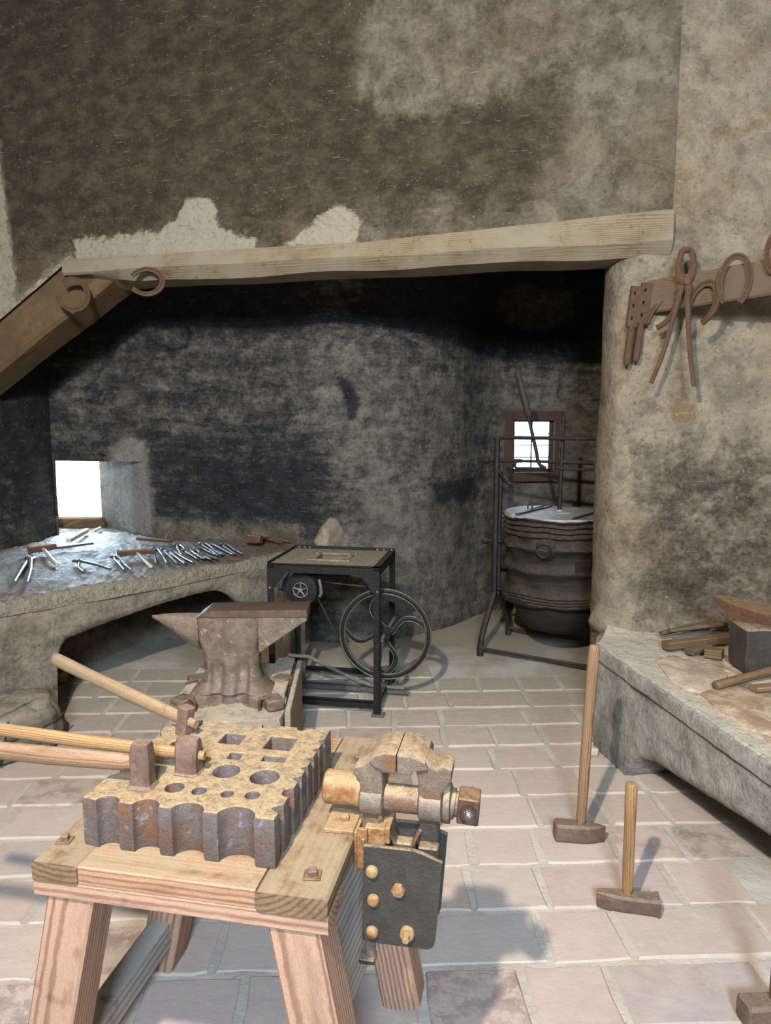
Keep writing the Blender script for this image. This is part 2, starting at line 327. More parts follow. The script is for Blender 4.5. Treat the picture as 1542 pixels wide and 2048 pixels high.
class MB:
    def __init__(s, off=(0, 0, 0)):
        s.bm = bmesh.new(); s.off = Vector(off)
    def add(s, bm2):
        me = bpy.data.meshes.new('t'); bm2.to_mesh(me); bm2.free(); s.bm.from_mesh(me); bpy.data.meshes.remove(me); return s
    def box(s, c, size, bevel=.0, rot=None, seg=1, cuts=0, taper=None):
        b = bmesh.new(); bmesh.ops.create_cube(b, size=1)
        for v in b.verts:
            v.co = Vector((v.co.x*size[0], v.co.y*size[1], v.co.z*size[2]))
            if taper and v.co.z > 0: v.co.x *= taper[0]; v.co.y *= taper[1]
        if bevel: bmesh.ops.bevel(b, geom=b.edges[:], offset=bevel, segments=seg, affect='EDGES', profile=.6)
        m = Matrix.Translation(c)
        if rot is not None: m = m @ (rot if isinstance(rot, Matrix) else Euler(rot).to_matrix().to_4x4())
        b.transform(m); return s.add(b)
    def cyl(s, p0, p1, r, r1=None, seg=16, bevel=0):
        return s.tube([p0, p1] if not bevel else [p0, Vector(p0).lerp(Vector(p1), bevel), Vector(p0).lerp(Vector(p1), 1-bevel), p1],
                      [r, r1 if r1 is not None else r] if not bevel else [r*.8, r, r1 if r1 is not None else r, (r1 if r1 is not None else r)*.8], seg)
    def tube(s, pts, rad, seg=10, ex=1., up=None, closed=False):
        pts = [Vector(p) for p in pts]; n = len(pts)
        if not hasattr(rad, '__len__'): rad = [rad]*n
        rings = []; u = None
        for i, p in enumerate(pts):
            if closed: d = pts[(i+1) % n]-pts[i-1]
            else: d = (pts[min(i+1, n-1)]-pts[max(i-1, 0)])
            if d.length < 1e-9: d = Vector((0, 0, 1))
            d.normalize()
            if u is None:
                if up is not None:
                    u = Vector(up); u = (u-d*u.dot(d)).normalized()
                else: u = perp(d)[0]
            else:
                u = (u-d*u.dot(d)).normalized()
            w = d.cross(u)
            r = rad[i]
            rings.append([s.bm.verts.new(p+u*math.cos(2*PI*k/seg)*r*ex+w*math.sin(2*PI*k/seg)*r) for k in range(seg)])
        m = n if closed else n-1
        for i in range(m):
            A, B = rings[i], rings[(i+1) % n]
            for k in range(seg): s.bm.faces.new((A[k], A[(k+1) % seg], B[(k+1) % seg], B[k]))
        if not closed:
            s.bm.faces.new(rings[0][::-1]); s.bm.faces.new(rings[-1])
        return s
    def stube(s, pts, rad, seg=10, ex=1., up=None, n=5):
        """tube along a smooth curve through pts"""
        P = [Vector(q) for q in pts]; K = [P[0]*2-P[1]]+P+[P[-1]*2-P[-2]]
        if not hasattr(rad, '__len__'): rad = [rad]*len(P)
        O, r = [], []
        for i in range(1, len(K)-2):
            for k in range(n):
                t = k/n; a, b, c, d = K[i-1], K[i], K[i+1], K[i+2]
                O.append(.5*((2*b)+(c-a)*t+(2*a-5*b+4*c-d)*t*t+(3*b-a-3*c+d)*t*t*t)); r.append(rad[i-1]+(rad[i]-rad[i-1])*t)
        O.append(P[-1]); r.append(rad[-1]); return s.tube(O, r, seg, ex, up)
    def loft(s, rings, cap=True, close=True):
        vs = [[s.bm.verts.new(p) for p in r] for r in rings]
        n = len(vs[0])
        for A, B in zip(vs, vs[1:]):
            for k in range(n if close else n-1): s.bm.faces.new((A[k], A[(k+1) % n], B[(k+1) % n], B[k]))
        if cap:
            s.bm.faces.new(vs[0][::-1]); s.bm.faces.new(vs[-1])
        return s
    def lathe(s, prof, seg=24, m=None):
        """prof: (r, z) pairs about local Z"""
        m = m or Matrix.Identity(4); vs = []
        for r, z in prof: vs.append([s.bm.verts.new(m @ Vector((r*math.cos(2*PI*k/seg), r*math.sin(2*PI*k/seg), z))) for k in range(seg)])
        for A, B in zip(vs, vs[1:]):
            for k in range(seg): s.bm.faces.new((A[k], A[(k+1) % seg], B[(k+1) % seg], B[k]))
        if prof[0][0] > 1e-5: s.bm.faces.new(vs[0][::-1])
        if prof[-1][0] > 1e-5: s.bm.faces.new(vs[-1])
        bmesh.ops.remove_doubles(s.bm, verts=[v for r in vs for v in r], dist=1e-6)
        return s
    def prism(s, outline, t, holes=(), bevel=0., m=None):
        """outline in local XY, extruded t along Z, with holes cut through"""
        cu = bpy.data.curves.new('c', 'CURVE'); cu.dimensions = '2D'; cu.fill_mode = 'BOTH'
        for pl in [outline]+list(holes):
            sp = cu.splines.new('POLY'); sp.points.add(len(pl)-1); sp.use_cyclic_u = True
            for q, (x, y) in zip(sp.points, pl): q.co = (x, y, 0, 1)
        cu.extrude = t/2-bevel; cu.bevel_depth = bevel; cu.bevel_resolution = 1
        if bevel: cu.offset = -bevel
        o = bpy.data.objects.new('c', cu); COL.objects.link(o)
        me = bpy.data.meshes.new_from_object(o.evaluated_get(bpy.context.evaluated_depsgraph_get()))
        bpy.data.objects.remove(o, do_unlink=True); bpy.data.curves.remove(cu)
        me.transform((m or Matrix.Identity(4)) @ Matrix.Translation((0, 0, t/2)))
        s.bm.from_mesh(me); bpy.data.meshes.remove(me); return s
    def rough(s, amp, sc, seed=0):
        for v in s.bm.verts:
            v.co += noise.noise_vector((v.co+Vector((seed*3.1, seed*1.7, seed)))*sc)*amp
        return s
    def sub(s, n=1):
        bmesh.ops.subdivide_edges(s.bm, edges=s.bm.edges[:], cuts=n, use_grid_fill=True); return s
    def build(s, name, mat, parent=None, mtx=None, smooth=None, weld=False):
        if weld: bmesh.ops.remove_doubles(s.bm, verts=s.bm.verts[:], dist=1e-5)
        bmesh.ops.recalc_face_normals(s.bm, faces=s.bm.faces[:])
        me = bpy.data.meshes.new(name); s.bm.to_mesh(me); s.bm.free()
        if s.off.length: me.transform(Matrix.Translation(s.off))
        return link(name, me, mat, parent, mtx, smooth)
def beam(name, mat, parent, p0, p1, w, h, up=(0, 0, 1), bevel=.004, cuts=0, wob=0., taper=1.):
    """timber with its own grain axis: local X from p0 to p1, w across, h along up"""
    L = (Vector(p1)-Vector(p0)).length; n = max(1, cuts)
    mb = MB(); rings = []
    b = min(bevel, w*.3, h*.3)
    for i in range(n+1):
        x = L*i/n; k = 1+(taper-1)*i/n; a, c = w/2*k, h/2*k
        ring = [(x, -a+b, -c), (x, a-b, -c), (x, a, -c+b), (x, a, c-b), (x, a-b, c), (x, -a+b, c), (x, -a, c-b), (x, -a, -c+b)]
        rings.append([Vector(q) for q in ring])
    if wob:
        sd = random.random()*50
        for r in rings:
            for q in r:
                d = noise.noise_vector(Vector((q.x*2.3+sd, q.y*9, q.z*9)))
                q.y += d.y*wob; q.z += d.z*wob
    mb.loft(rings)
    return mb.build(name, mat, parent, fit(p0, p1, up))
def smoothpath(pts, ds):
    """Catmull-Rom through pts, resampled at about ds"""
    P = [Vector(p) for p in pts]; P = [P[0]*2-P[1]]+P+[P[-1]*2-P[-2]]; out = []
    for i in range(1, len(P)-2):
        n = max(2, int((P[i+1]-P[i]).length/ds*1.0)+1)
        for k in range(n):
            t = k/n; a, b, c, d = P[i-1], P[i], P[i+1], P[i+2]
            out.append(.5*((2*b)+(c-a)*t+(2*a-5*b+4*c-d)*t*t+(3*b-a-3*c+d)*t*t*t))
    out.append(P[-2]); return out
def fbm(p, sc, o=4):
    return noise.fractal(Vector(p)*sc, .9, 2.1, o)
def sdpoly(poly, x, y):
    """signed distance to polygon, negative inside"""
    best = 1e9; ins = False; n = len(poly); j = n-1
    for i in range(n):
        xi, yi = poly[i]; xj, yj = poly[j]
        if (yi > y) != (yj > y) and x < (xj-xi)*(y-yi)/(yj-yi)+xi: ins = not ins
        dx, dy = xj-xi, yj-yi; L = dx*dx+dy*dy
        t = 0 if L == 0 else max(0, min(1, ((x-xi)*dx+(y-yi)*dy)/L))
        d = math.hypot(x-xi-t*dx, y-yi-t*dy)
        if d < best: best = d
        j = i
    return -best if ins else best
def soft(poly, x, y, w):
    return max(0, min(1, .5-sdpoly(poly, x, y)/w))
def paint(me, fn):
    a = me.color_attributes.new('paint', 'FLOAT_COLOR', 'POINT')
    for i, v in enumerate(me.vertices):
        r, g, b = fn(v.co.x, v.co.y, v.co.z); a.data[i].color = (r, g, b, 1)
def ribbon(name, mat, path, z0, z1, dz, amp, fn, lean=None, holes=(), ds=.04, sc=1.3, flip=False, zb=None):
    """wall standing on a plan path; the room is on the right-hand side of the path unless flip"""
    P = smoothpath([(x, y, 0) for x, y in path], ds)
    nz = max(1, int((z1-z0)/dz)); Z = [z0+(z1-z0)*i/nz for i in range(nz+1)]
    hs = []
    for (pa, pb, ha, hb, depth, spl) in holes:
        ia = min(range(len(P)), key=lambda i: (P[i].xy-Vector(pa)).length); ib = min(range(len(P)), key=lambda i: (P[i].xy-Vector(pb)).length)
        ja = min(range(len(Z)), key=lambda j: abs(Z[j]-ha)); jb = min(range(len(Z)), key=lambda j: abs(Z[j]-hb))
        Z[ja], Z[jb] = ha, hb; hs.append((min(ia, ib), max(ia, ib), ja, jb, depth, spl))
    bm = bmesh.new(); V = []; NRM = []
    for i, p in enumerate(P):
        t = (P[min(i+1, len(P)-1)]-P[max(i-1, 0)]); n = Vector((t.y, -t.x, 0)).normalized()
        if flip: n = -n
        NRM.append(n); col = []
        for z in Z:
            if zb: z = zb(p.x, p.y)+(z-z0)/(z1-z0)*(z1-zb(p.x, p.y))
            q = Vector((p.x, p.y, z))
            if lean: q += n*lean(p.x, p.y, z)
            q += n*amp*(fbm(q, sc, 5))
            col.append(bm.verts.new(q))
        V.append(col)
    inside = lambda i, j: any(a <= i < b and c <= j < d for a, b, c, d, _, _ in hs)
    for i in range(len(P)-1):
        for j in range(nz):
            if not inside(i, j): bm.faces.new((V[i][j], V[i+1][j], V[i+1][j+1], V[i][j+1]))
    for a, b, c, d, depth, spl in hs:
        loop = [V[i][c] for i in range(a, b)]+[V[b][j] for j in range(c, d)]+[V[i][d] for i in range(b, a, -1)]+[V[a][j] for j in range(d, c, -1)]
        tx = (P[b]-P[a]).normalized()
        prev = loop
        for k in (1, 2, 3):
            f = k/3; ring = []
            for v in loop:
                fx = max(0, min(1, (v.co-P[a]).dot(tx)/((P[b]-P[a]).length))); fz = max(0, min(1, (v.co.z-Z[c])/(Z[d]-Z[c])))
                q = v.co.lerp(Vector((*Vector(spl[0]).lerp(Vector(spl[1]), fx), spl[2]+(spl[3]-spl[2])*fz)), f)
                q += noise.noise_vector(q*9)*.012*(0 if k == 3 else 1)
                ring.append(bm.verts.new(q))
            for e in range(len(loop)):
                g = (e+1) % len(loop); bm.faces.new((prev[e], prev[g], ring[g], ring[e]))
            prev = ring
    bm.faces.ensure_lookup_table(); bmesh.ops.recalc_face_normals(bm, faces=bm.faces[:])
    me = bpy.data.meshes.new(name); bm.to_mesh(me); bm.free(); paint(me, fn)
    o = link(name, me, mat, smooth=50); o['kind'] = 'structure'; return o
# ------------------------------------------------------------------ the room
CS, SN = math.cos(R(-13.25)), math.sin(R(-13.25))
def LW(s, v, z): return Vector((-1.85+s*CS-v*SN, 4.15+s*SN+v*CS, z))      # along the lintel, into the recess, up
def LS(x, y): return (x+1.85)*CS+(y-4.15)*SN
lerp = lambda a, b, t: a+(b-a)*t
clamp = lambda v: max(0., min(1., v))
PALE1 = [(.10, 2.40), (.12, 2.54), (.407, 2.575), (.679, 2.564), (.760, 2.62), (.804, 2.71), (.90, 2.715), (.991, 2.685), (1.0, 2.56), (1.198, 2.484), (1.21, 2.40)]
PALE2 = [(1.342, 2.426), (1.448, 2.52), (1.557, 2.562), (1.664, 2.633), (1.774, 2.549), (1.755, 2.453), (1.689, 2.42)]
GREY = [(1.786, 4.5), (1.786, 3.571), (1.734, 3.305), (1.72, 3.168), (1.822, 3.112), (1.898, 3.001), (2.122, 3.004), (2.292, 3.011), (2.573, 3.062), (2.595, 3.115), (2.698, 3.098), (2.738, 2.893), (2.651, 2.744), (2.609, 2.589), (2.657, 2.4), (3.6, 2.4), (3.6, 4.5)]
DARK2 = [(1.822, 2.996), (2.122, 2.992), (2.595, 3.104), (2.698, 3.093), (2.726, 2.916), (2.662, 2.766), (2.296, 2.749), (1.923, 2.8)]
def up_paint(x, y, z):
    s = LS(x, y); g = soft(GREY, s, z, .10)
    r = lerp(.86+.1*clamp((z-2.6)/.8), .30+.12*clamp((z-3.0)/.5), g)
    r = lerp(r, .88, soft(DARK2, s, z, .22)*.8)
    r = lerp(r, .38, clamp((2.72-z)/.26)*clamp((s-1.1)/.6)*.8)
    r = lerp(r, .50, clamp((2.66-z)/.22)*.5)
    p = max(soft(PALE1, s, z, .13)*(.80 if s < .66 and z < 2.6 else 1), soft(PALE2, s, z, .13))
    k = clamp(.5+(-.285-(z-2.48)*.08-s)/.03)
    low = clamp(.5+((2.43+(s-.06)*.62)-z+.03)/.04) if s < .12 else 0
    k = max(k, low*.9 if s < .1 else 0)
    return (r*(1-k), max(p, k*.62), .55*clamp((2.62-z)/.2)*(1-p)*(1-g)*(1-k))
def up_bottom(x, y):
    s = LS(x, y); return 2.42 if s > .057 else 2.42+(s-.057)*.639
wall_upper = ribbon('wall_upper', 'upper', [tuple(LW(s, 0, 0).xy) for s in (-1.1, -.3, .6, 1.6, 2.6, 3.25)], 2.4, 4.4, .022, .018, up_paint, zb=up_bottom, ds=.024)
TOP = [(-2.9, 3.4), (1.9, 3.4), (1.7, 2.16), (.79, 2.06), (.27, 2.18), (-.24, 2.19), (-.52, 2.16), (-1.62, 2.18), (-2.9, 2.03)]  # soot of the hood, with the lintel's shadow painted in above its edge
MIDL = [(-.45, 2.06), (-.28, 2.09), (.1, 1.96), (.55, 1.93), (.70, 1.51), (.75, .99), (.8, 0), (-.26, -.07), (-.29, .99), (-.46, 1.41), (-.52, 1.75)]
GAP = [(-.58, 2.9), (-.04, 2.9), (-.04, 2.48), (-.24, 2.22), (-.51, 2.17)]
GPATCH = [(.84, 2.35), (.88, 2.53), (1.1, 2.61), (1.45, 2.5), (1.53, 2.38), (1.26, 2.25), (1.03, 2.27)]
CHIP = [(-.33, 1.85), (-.24, 1.78), (-.16, 1.68), (-.21, 1.56), (-.24, 1.56), (-.28, 1.72)]
DLOW = [(-1.65, 1.34), (-1.12, 1.37), (-.46, 1.34), (-.39, 1.2), (-.54, .86), (-1.68, .80)]
WPALE = [(-1.99, 1.33), (-1.85, 1.44), (-1.72, 1.40), (-1.70, 1.11), (-1.68, .70), (-2.02, .70)]
LLIT = [(-2.4, 1.48), (-2.38, 1.83), (-1.69, 2.08), (-1.26, 2.05), (-1.35, 1.51), (-1.71, 1.44)]  # lamplit stretch at the left, put into the colour as thinner soot
LOWR = [(-.19, .61), (-.26, .76), (-.18, 1.05), (.85, 1.05), (.9, -.1), (-.3, -.1)]
DR = [(.33, 1.1), (.67, 1.14), (.71, .92), (.41, .95)]
WAR = [(.8, 1.75), (1.15, 1.82), (1.59, 1.71), (1.9, .98), (1.9, .7), (.93, .7)]
def back_paint(x, y, z):
    r = .62
    r = lerp(r, .98, soft(TOP, x, z, .16))
    r = lerp(r, .62, soft(GAP, x, z, .16))
    r = lerp(r, .42, soft(MIDL, x, z, .34))
    r = lerp(r, .24, soft(LOWR, x, z, .25)*.8)
    r = lerp(r, .58, soft(LLIT, x, z, .35))
    r = lerp(r, .90, soft(DLOW, x, z, .34))
    r = lerp(r, .34, soft(WAR, x, z, .3))
    if x > .75: r *= .90
    r = lerp(r, .50, soft(GPATCH, x, z, .06))
    r = lerp(r, .85, soft(DR, x, z, .10))
    r = lerp(r, .95, soft(CHIP, x, z, .04))
    w = soft(WPALE, x, z, .07)
    r = lerp(r, .08, w)
    if x < -1.95 and y > 5.25: r = .05; w = .6
    r = lerp(r, .25, clamp((.86-z)/.1)) if x < -.6 and z > .6 else r
    return (r, w*.58, .5*clamp((.5-z)/.5)+(.55*clamp((.86-z)/.08) if x < -.6 else 0))
back_lean = lambda x, y, z: .55*max(0, z-1.95)**2 if x < .7 else .35*max(0, z-2.1)**2
wall_back = ribbon('wall_back', 'back', [(-2.75, 5.25), (-2.43, 5.225), (-2.02, 5.16), (-1.2, 5.04), (-.5, 4.85), (-.15, 4.84), (.22, 4.98), (.5, 5.22), (.75, 5.58), (.98, 5.74), (1.35, 5.78), (1.75, 5.72), (2.1, 5.45), (2.25, 5.0), (2.25, 4.15)],
    -.08, 3.2, .028, .028, back_paint, back_lean,
    holes=[((-2.43, 5.225), (-1.75, 5.12), .69, 1.25, .4, ((-2.72, 5.60), (-2.24, 5.56), .72, 1.27)),
           ((.955, 5.73), (1.425, 5.78), 1.05, 1.615, .2, ((.975, 5.98), (1.425, 6.0), 1.05, 1.615))], ds=.028)
side_dark = lambda x, y, z: (.85 if y > 4.3 else .1, 0, .1)
wall_left = ribbon('wall_left', 'back', [(-2.95, 3.3), (-2.85, 3.85), (-2.58, 4.45), (-2.47, 4.85), (-2.445, 5.26)], 0, 3.2, .04, .02, lambda x, y, z: (.80+.15*clamp((z-1.7)/.4)-.2*clamp((1-z)/.3), 0, .2), ds=.04)
wall_room_left = ribbon('wall_near_left', 'left', [(-2.95, -2.65), (-2.95, 0), (-2.95, 4.4)], 0, 4.4, .2, .02, lambda x, y, z: (.1, .3, 0), ds=.2)
DARKR = [(1.25, 1.57), (1.52, 1.5), (1.64, 1.41), (1.86, 1.52), (2.1, .5), (1.67, .5), (1.3, .56), (1.18, .91), (1.19, 1.28)]
OCH = [(1.24, 1.69), (1.51, 1.69), (1.56, 1.5), (1.28, 1.45)]
PBL = [(1.36, .71), (1.46, .69), (1.46, .56), (1.35, .57)]
BRB = [(1.85, 2.99), (1.59, 2.91), (1.38, 2.78), (1.27, 2.65), (1.25, 2.5), (1.3, 2.65), (1.43, 2.74), (1.85, 2.87)]
def right_paint(x, y, z):
    r = .12+.16*clamp((z-2.35)/.5)*clamp((1.6-x)/.3)
    if z < 2.6: r = lerp(r, .34, clamp((2.62-z)/.2)*clamp((z-1.9)/.3)*clamp((1.45-x)/.15))
    r = lerp(r, .62, soft(DARKR, x, z, .3))
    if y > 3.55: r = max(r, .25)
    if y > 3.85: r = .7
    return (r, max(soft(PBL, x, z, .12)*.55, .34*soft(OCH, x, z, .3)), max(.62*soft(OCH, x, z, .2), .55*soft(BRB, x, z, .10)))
def right_lean(x, y, z):
    a = .05*clamp((.62-z)/.11)*clamp((z-.46)/.04) if (x < 1.40 and 3.3 < y < 3.6) else 0
    return a + (.02*max(0, z-2.4) if x > 1.3 else 0)
wall_right = ribbon('wall_right', 'right', [(2.3, 4.15), (1.5, 3.98), (1.2, 3.88), (1.115, 3.74), (1.105, 3.56), (1.16, 3.465), (1.30, 3.435), (1.6, 3.42), (1.9, 3.32), (2.35, 2.9), (2.6, 2.2)], 0, 4.4, .026, .016, right_paint, right_lean, ds=.026)
ribbon('wall_near_right', 'left', [(2.6, 2.25), (2.6, 0), (2.6, -2.65)], 0, 4.4, .2, .02, lambda x, y, z: (.1, .3, 0), ds=.2)
ribbon('wall_rear', 'left', [(2.7, -2.6), (0, -2.6), (-3, -2.6)], 0, 4.4, .1, .01, lambda x, y, z: (.1, .3, 0), ds=.1,
    holes=[((-.45, -2.6), (.55, -2.6), 2.6, 3.6, .2, ((.5, -2.85), (-.4, -2.85), 2.6, 3.6))])
def slab(name, mat, pts, z, t=.05):
    mb = MB(); mb.loft([[Vector((x, y, z)) for x, y in pts], [Vector((x, y, z+t)) for x, y in pts]])
    o = mb.build(name, mat); paint(o.data, lambda x, y, z: (.3, .1, .1)); o['kind'] = 'structure'; return o
slab('ceiling', 'plain', [(-3.1, -2.75), (2.8, -2.75), (2.8, 3.6), (1.4, 3.5), (-3.1, 4.55)], 4.39)
slab('ceiling_recess', 'back', [tuple(LW(-1.35, .03, 0).xy), tuple(LW(3.1, .03, 0).xy), (1.3, 3.6), (1.6, 3.72), (2.8, 4.0), (2.8, 6.3), (-3.16, 6.3)], 3.18)
# floor: mortar bed with each paver laid on it
def floor_h(x, y):
    return -.006+.006*clamp((y-3.95)/.5)+.007*fbm((x, y, 0), 2.2, 4)*clamp((y-3.9)/.6)+.002*fbm((x, y, 3), 6, 3)
fm = MB(); nx, ny = 150, 230; gv = [[fm.bm.verts.new((-3.05+5.8*i/nx, -2.7+9.0*j/ny, floor_h(-3.05+5.8*i/nx, -2.7+9.0*j/ny))) for j in range(ny+1)] for i in range(nx+1)]
for i in range(nx):
    for j in range(ny): fm.bm.faces.new((gv[i][j], gv[i+1][j], gv[i+1][j+1], gv[i][j+1]))
floor = fm.build('floor', 'mortar', smooth=60); floor['kind'] = 'structure'
def paver_mesh(w, d, seed):
    mb = MB(); n = 3; b = .006
    rng = random.Random(seed)
    xs = [-w/2, -w/4, w/4, w/2]; ys = [-d/2, 0, d/2]
    j = lambda a: (rng.random()-.5)*a
    outer = [(x, -d/2) for x in xs]+[(w/2, 0)]+[(x, d/2) for x in xs[::-1]]+[(-w/2, 0)]
    outer = [(x+j(.012), y+j(.010)) for x, y in outer]
    up = [(x*(1-.014/w), y*(1-.014/d)) for x, y in outer]
    mb.loft([[Vector((x, y, -.045)) for x, y in outer], [Vector((x, y, -.007)) for x, y in outer], [Vector((x, y, 0)) for x, y in up]])
    me_o = mb.bm; bmesh.ops.recalc_face_normals(me_o, faces=me_o.faces[:])
    me = bpy.data.meshes.new('paver'); me_o.to_mesh(me); me_o.free(); me.materials.append(M['paver']); me.shade_smooth(); me.set_sharp_from_angle(angle=R(40)); return me
rng = random.Random(11); ca, sa = math.cos(R(2.4)), math.sin(R(2.4))
PM = {}
row = 0; yy = 1.16
while yy < 4.3:
    d = .212; xx = -3.0-rng.random()*.25
    while xx < 1.62:
        k = rng.choice((0, 0, 0, 1, 2)); w = (.225, .26, .425)[k]
        key = (k, rng.randrange(5)); gap = .016+rng.random()*.006
        if key not in PM: PM[key] = paver_mesh(w, d, key[0]*10+key[1])
        cx, cy = xx+w/2, yy+d/2
        X, Y = cx*ca-cy*sa+.1, cx*sa+cy*ca
        hid = (X < -1.95-(3.4-Y)*.6 and Y < 3.6) or X < -.545*Y-.75 or X > .545*Y+.55 or (X > 1.35 and Y > 2.2) or X > 1.7
        inner = (Y > 4.25) or (X < -2.4)
        if not (hid or inner):
            o = bpy.data.objects.new('paver', PM[key]); COL.objects.link(o); o.parent = floor
            o.location = (X, Y, rng.uniform(-.003, .002)); o.rotation_euler = (rng.uniform(-.006, .006), rng.uniform(-.006, .006), R(2.4)+rng.uniform(-.008, .008)+(PI if rng.random() < .5 else 0))
        xx += w+gap
    yy += d+.017
# lintel, brace
lt = thing('lintel_beam', 'long whitewashed oak beam spanning the mouth of the hearth recess', 'beam', LW(1.6, 0, 2.35))
def lintel():
    mb = MB(); rings = []; n = 60
    for i in range(n+1):
        s = .055+3.2*i/n; zt = 2.435+.062*clamp((s-1.9)/1.3); zb = 2.352-.004*math.sin(s*7)
        q = [(s, -.035, zb+.012), (s, -.030, zt-.01), (s, -.018, zt+.004), (s, .05, zt+.01), (s, .20, zt), (s, .20, zb-.05), (s, .02, zb-.045*clamp((s-.2)/.3)), (s, -.024, zb)]
        r = []
        for (a, v, z) in q:
            p = Vector((a, v, z)); d = noise.noise_vector(Vector((s*3, v*20, z*20)))*.006; r.append(Vector((s-.055, v+d.y, z+d.z-2.35)))
        rings.append(r)
    mb.loft(rings)
    m = fit(LW(.055, 0, 2.35), LW(3, 0, 2.35)); 
    return mb, m
mb, m = lintel(); m = Matrix.Translation(-LW(1.6, 0, 2.35)) @ m
mb.build('timber', 'beam', lt, m, smooth=22)
bo = beam('brace_beam', 'brace', None, LW(.30, .165, 2.475), LW(-.95, .165, 1.708), .26, .28, up=(0, 0, 1), bevel=.02, cuts=24, wob=.014)
tag(bo, 'brown diagonal timber brace running down left from the lintel end', 'beam')
# windows
def sill():
    mb = MB(); mb.box((-2.48, 5.56, .745), (.56, .10, .09), .015, rot=(0, 0, R(-3))); mb.sub(2); mb.rough(.012, 14)
    return mb
w1 = sill().build('window_1', 'brace'); tag(w1, kind='structure')
w2 = bpy.data.objects.new('window_2', None); COL.objects.link(w2); w2.location = (1.19, 5.82, 1.05); w2.rotation_euler = (0, 0, R(4)); tag(w2, kind='structure')
def wpart(name, c, size, mat='winwood', par=None):
    o = beam(name, mat, par or w2, (c[0]-size[0]/2, c[1], c[2]) if size[0] >= size[2] else (c[0], c[1], c[2]-size[2]/2),
             (c[0]+size[0]/2, c[1], c[2]) if size[0] >= size[2] else (c[0], c[1], c[2]+size[2]/2), size[1], min(size[0], size[2]), up=(0, 0, 1) if size[0] >= size[2] else (1, 0, 0), bevel=.003); return o
for sx in (-1, 1): wpart('frame_board', (sx*.205, -.055, .285), (.075, .06, .57))
wpart('frame_board', (0, -.055, .53), (.48, .062, .075)); wpart('frame_board', (0, -.055, .04), (.48, .066, .075))
sash = MB()
for sx in (-1, 1): sash.box((sx*.158, .0, .29), (.03, .03, .45), .002)
for z in (.50, .085): sash.box((0, .0, z), (.34, .03, .035), .002)
sash = sash.build('sash', 'darkwood', w2)
mu = MB(); mu.box((0, 0, .29), (.010, .014, .42))
for k in range(1, 4): mu.box((0, 0, .10+.385*k/4), (.30, .014, .007))
mu.build('glazing_bar', 'darkwood', sash)
for i in range(2):
    for j in range(4):
        g = MB(); g.box((-.072+.144*i, .004, .10+.385*(j+.5)/4), (.134, .003, .088)); g.build('pane', 'glass', w2)
# plaster lump at the end of the forge
lm = MB()
bmesh.ops.create_icosphere(lm.bm, subdivisions=4, radius=1)
for v in lm.bm.verts:
    v.co = Vector((v.co.x*.105*(1-.35*v.co.z), v.co.y*.06, v.co.z*.11+.03*v.co.x)); v.co += noise.noise_vector(v.co*14)*.014
lo = lm.build('trim_1', 'forge', None, Matrix.Translation((-.385, 4.845, .77)), smooth=70); paint(lo.data, lambda x, y, z: (0, .55 if x < 0 else .25, .1)); lo['kind'] = 'structure'
# masonry forge on the left
def masonry(path, zbot, ztop, th, amp, ds=.03, nz=14, sc=3.):
    """solid wall of thickness th behind a plan path (room on the right-hand side)"""
    P = smoothpath([(x, y, 0) for x, y in path], ds); bm = bmesh.new(); F = []; K = []; L = 0; S = [0]
    for i in range(1, len(P)): S.append(S[-1]+(P[i]-P[i-1]).length)
    for i, p in enumerate(P):
        t = P[min(i+1, len(P)-1)]-P[max(i-1, 0)]; n = Vector((t.y, -t.x, 0)).normalized(); f = []; k = []
        zb, zt = zbot(S[i]), ztop(S[i])
        for j in range(nz+1):
            z = zb+(zt-zb)*j/nz; q = Vector((p.x, p.y, z)); d = amp*fbm(q, sc, 5)
            rnd = -.02*clamp(1-(z-zb)/.03) if zb > .02 else 0
            f.append(bm.verts.new(q+n*(d+rnd))); k.append(bm.verts.new(q-n*th))
        F.append(f); K.append(k)
    for i in range(len(P)-1):
        for j in range(nz):
            bm.faces.new((F[i][j], F[i+1][j], F[i+1][j+1], F[i][j+1])); bm.faces.new((K[i][j], K[i][j+1], K[i+1][j+1], K[i+1][j]))
        bm.faces.new((F[i][0], K[i][0], K[i+1][0], F[i+1][0])); bm.faces.new((F[i][nz], F[i+1][nz], K[i+1][nz], K[i][nz]))
    for i in (0, len(P)-1):
        for j in range(nz): bm.faces.new((F[i][j], F[i][j+1], K[i][j+1], K[i][j]))
    return bm, S[-1]
FT = .70
forge = thing('masonry_forge', 'long plastered masonry forge table with flat arch beneath, tools lying on top', 'forge', (-1.4, 4.2, 0))
fp = [(-2.75, 2.35), (-2.2, 2.9), (-1.84, 3.25), (-1.59, 3.5), (-1.31, 3.78), (-1.01, 4.12), (-.74, 4.40), (-.60, 4.62), (-.535, 4.86)]
def cum(path):
    P = smoothpath([(x, y, 0) for x, y in path], .03); s = 0; out = [(0, P[0])]
    for a, b in zip(P, P[1:]): s += (b-a).length; out.append((s, b))
    return out
CF = cum(fp)
s_of = lambda x: min(CF, key=lambda t: abs(t[1].x-x))[0]
sa0, sb0 = s_of(-1.655), s_of(-.80)
def arch_z(s):
    if s < sa0 or s > sb0: return -.02
    a = (s-sa0); b = sb0-s
    z = .43+.115*clamp(a/.75)**.7
    z *= clamp(a/.06)**.12 if a < .06 else 1
    return z*(1-(1-clamp(b/.35))**2)**.5 if b < .35 else z
off = Matrix.Translation((1.4, -4.2, 0))
def sect(path, a, b):
    C = [t for t in cum(path) if a-1e-6 <= t[0] <= b+1e-6]; return [(p.x, p.y) for s, p in C[::4]]+[(C[-1][1].x, C[-1][1].y)]
mbm = MB()
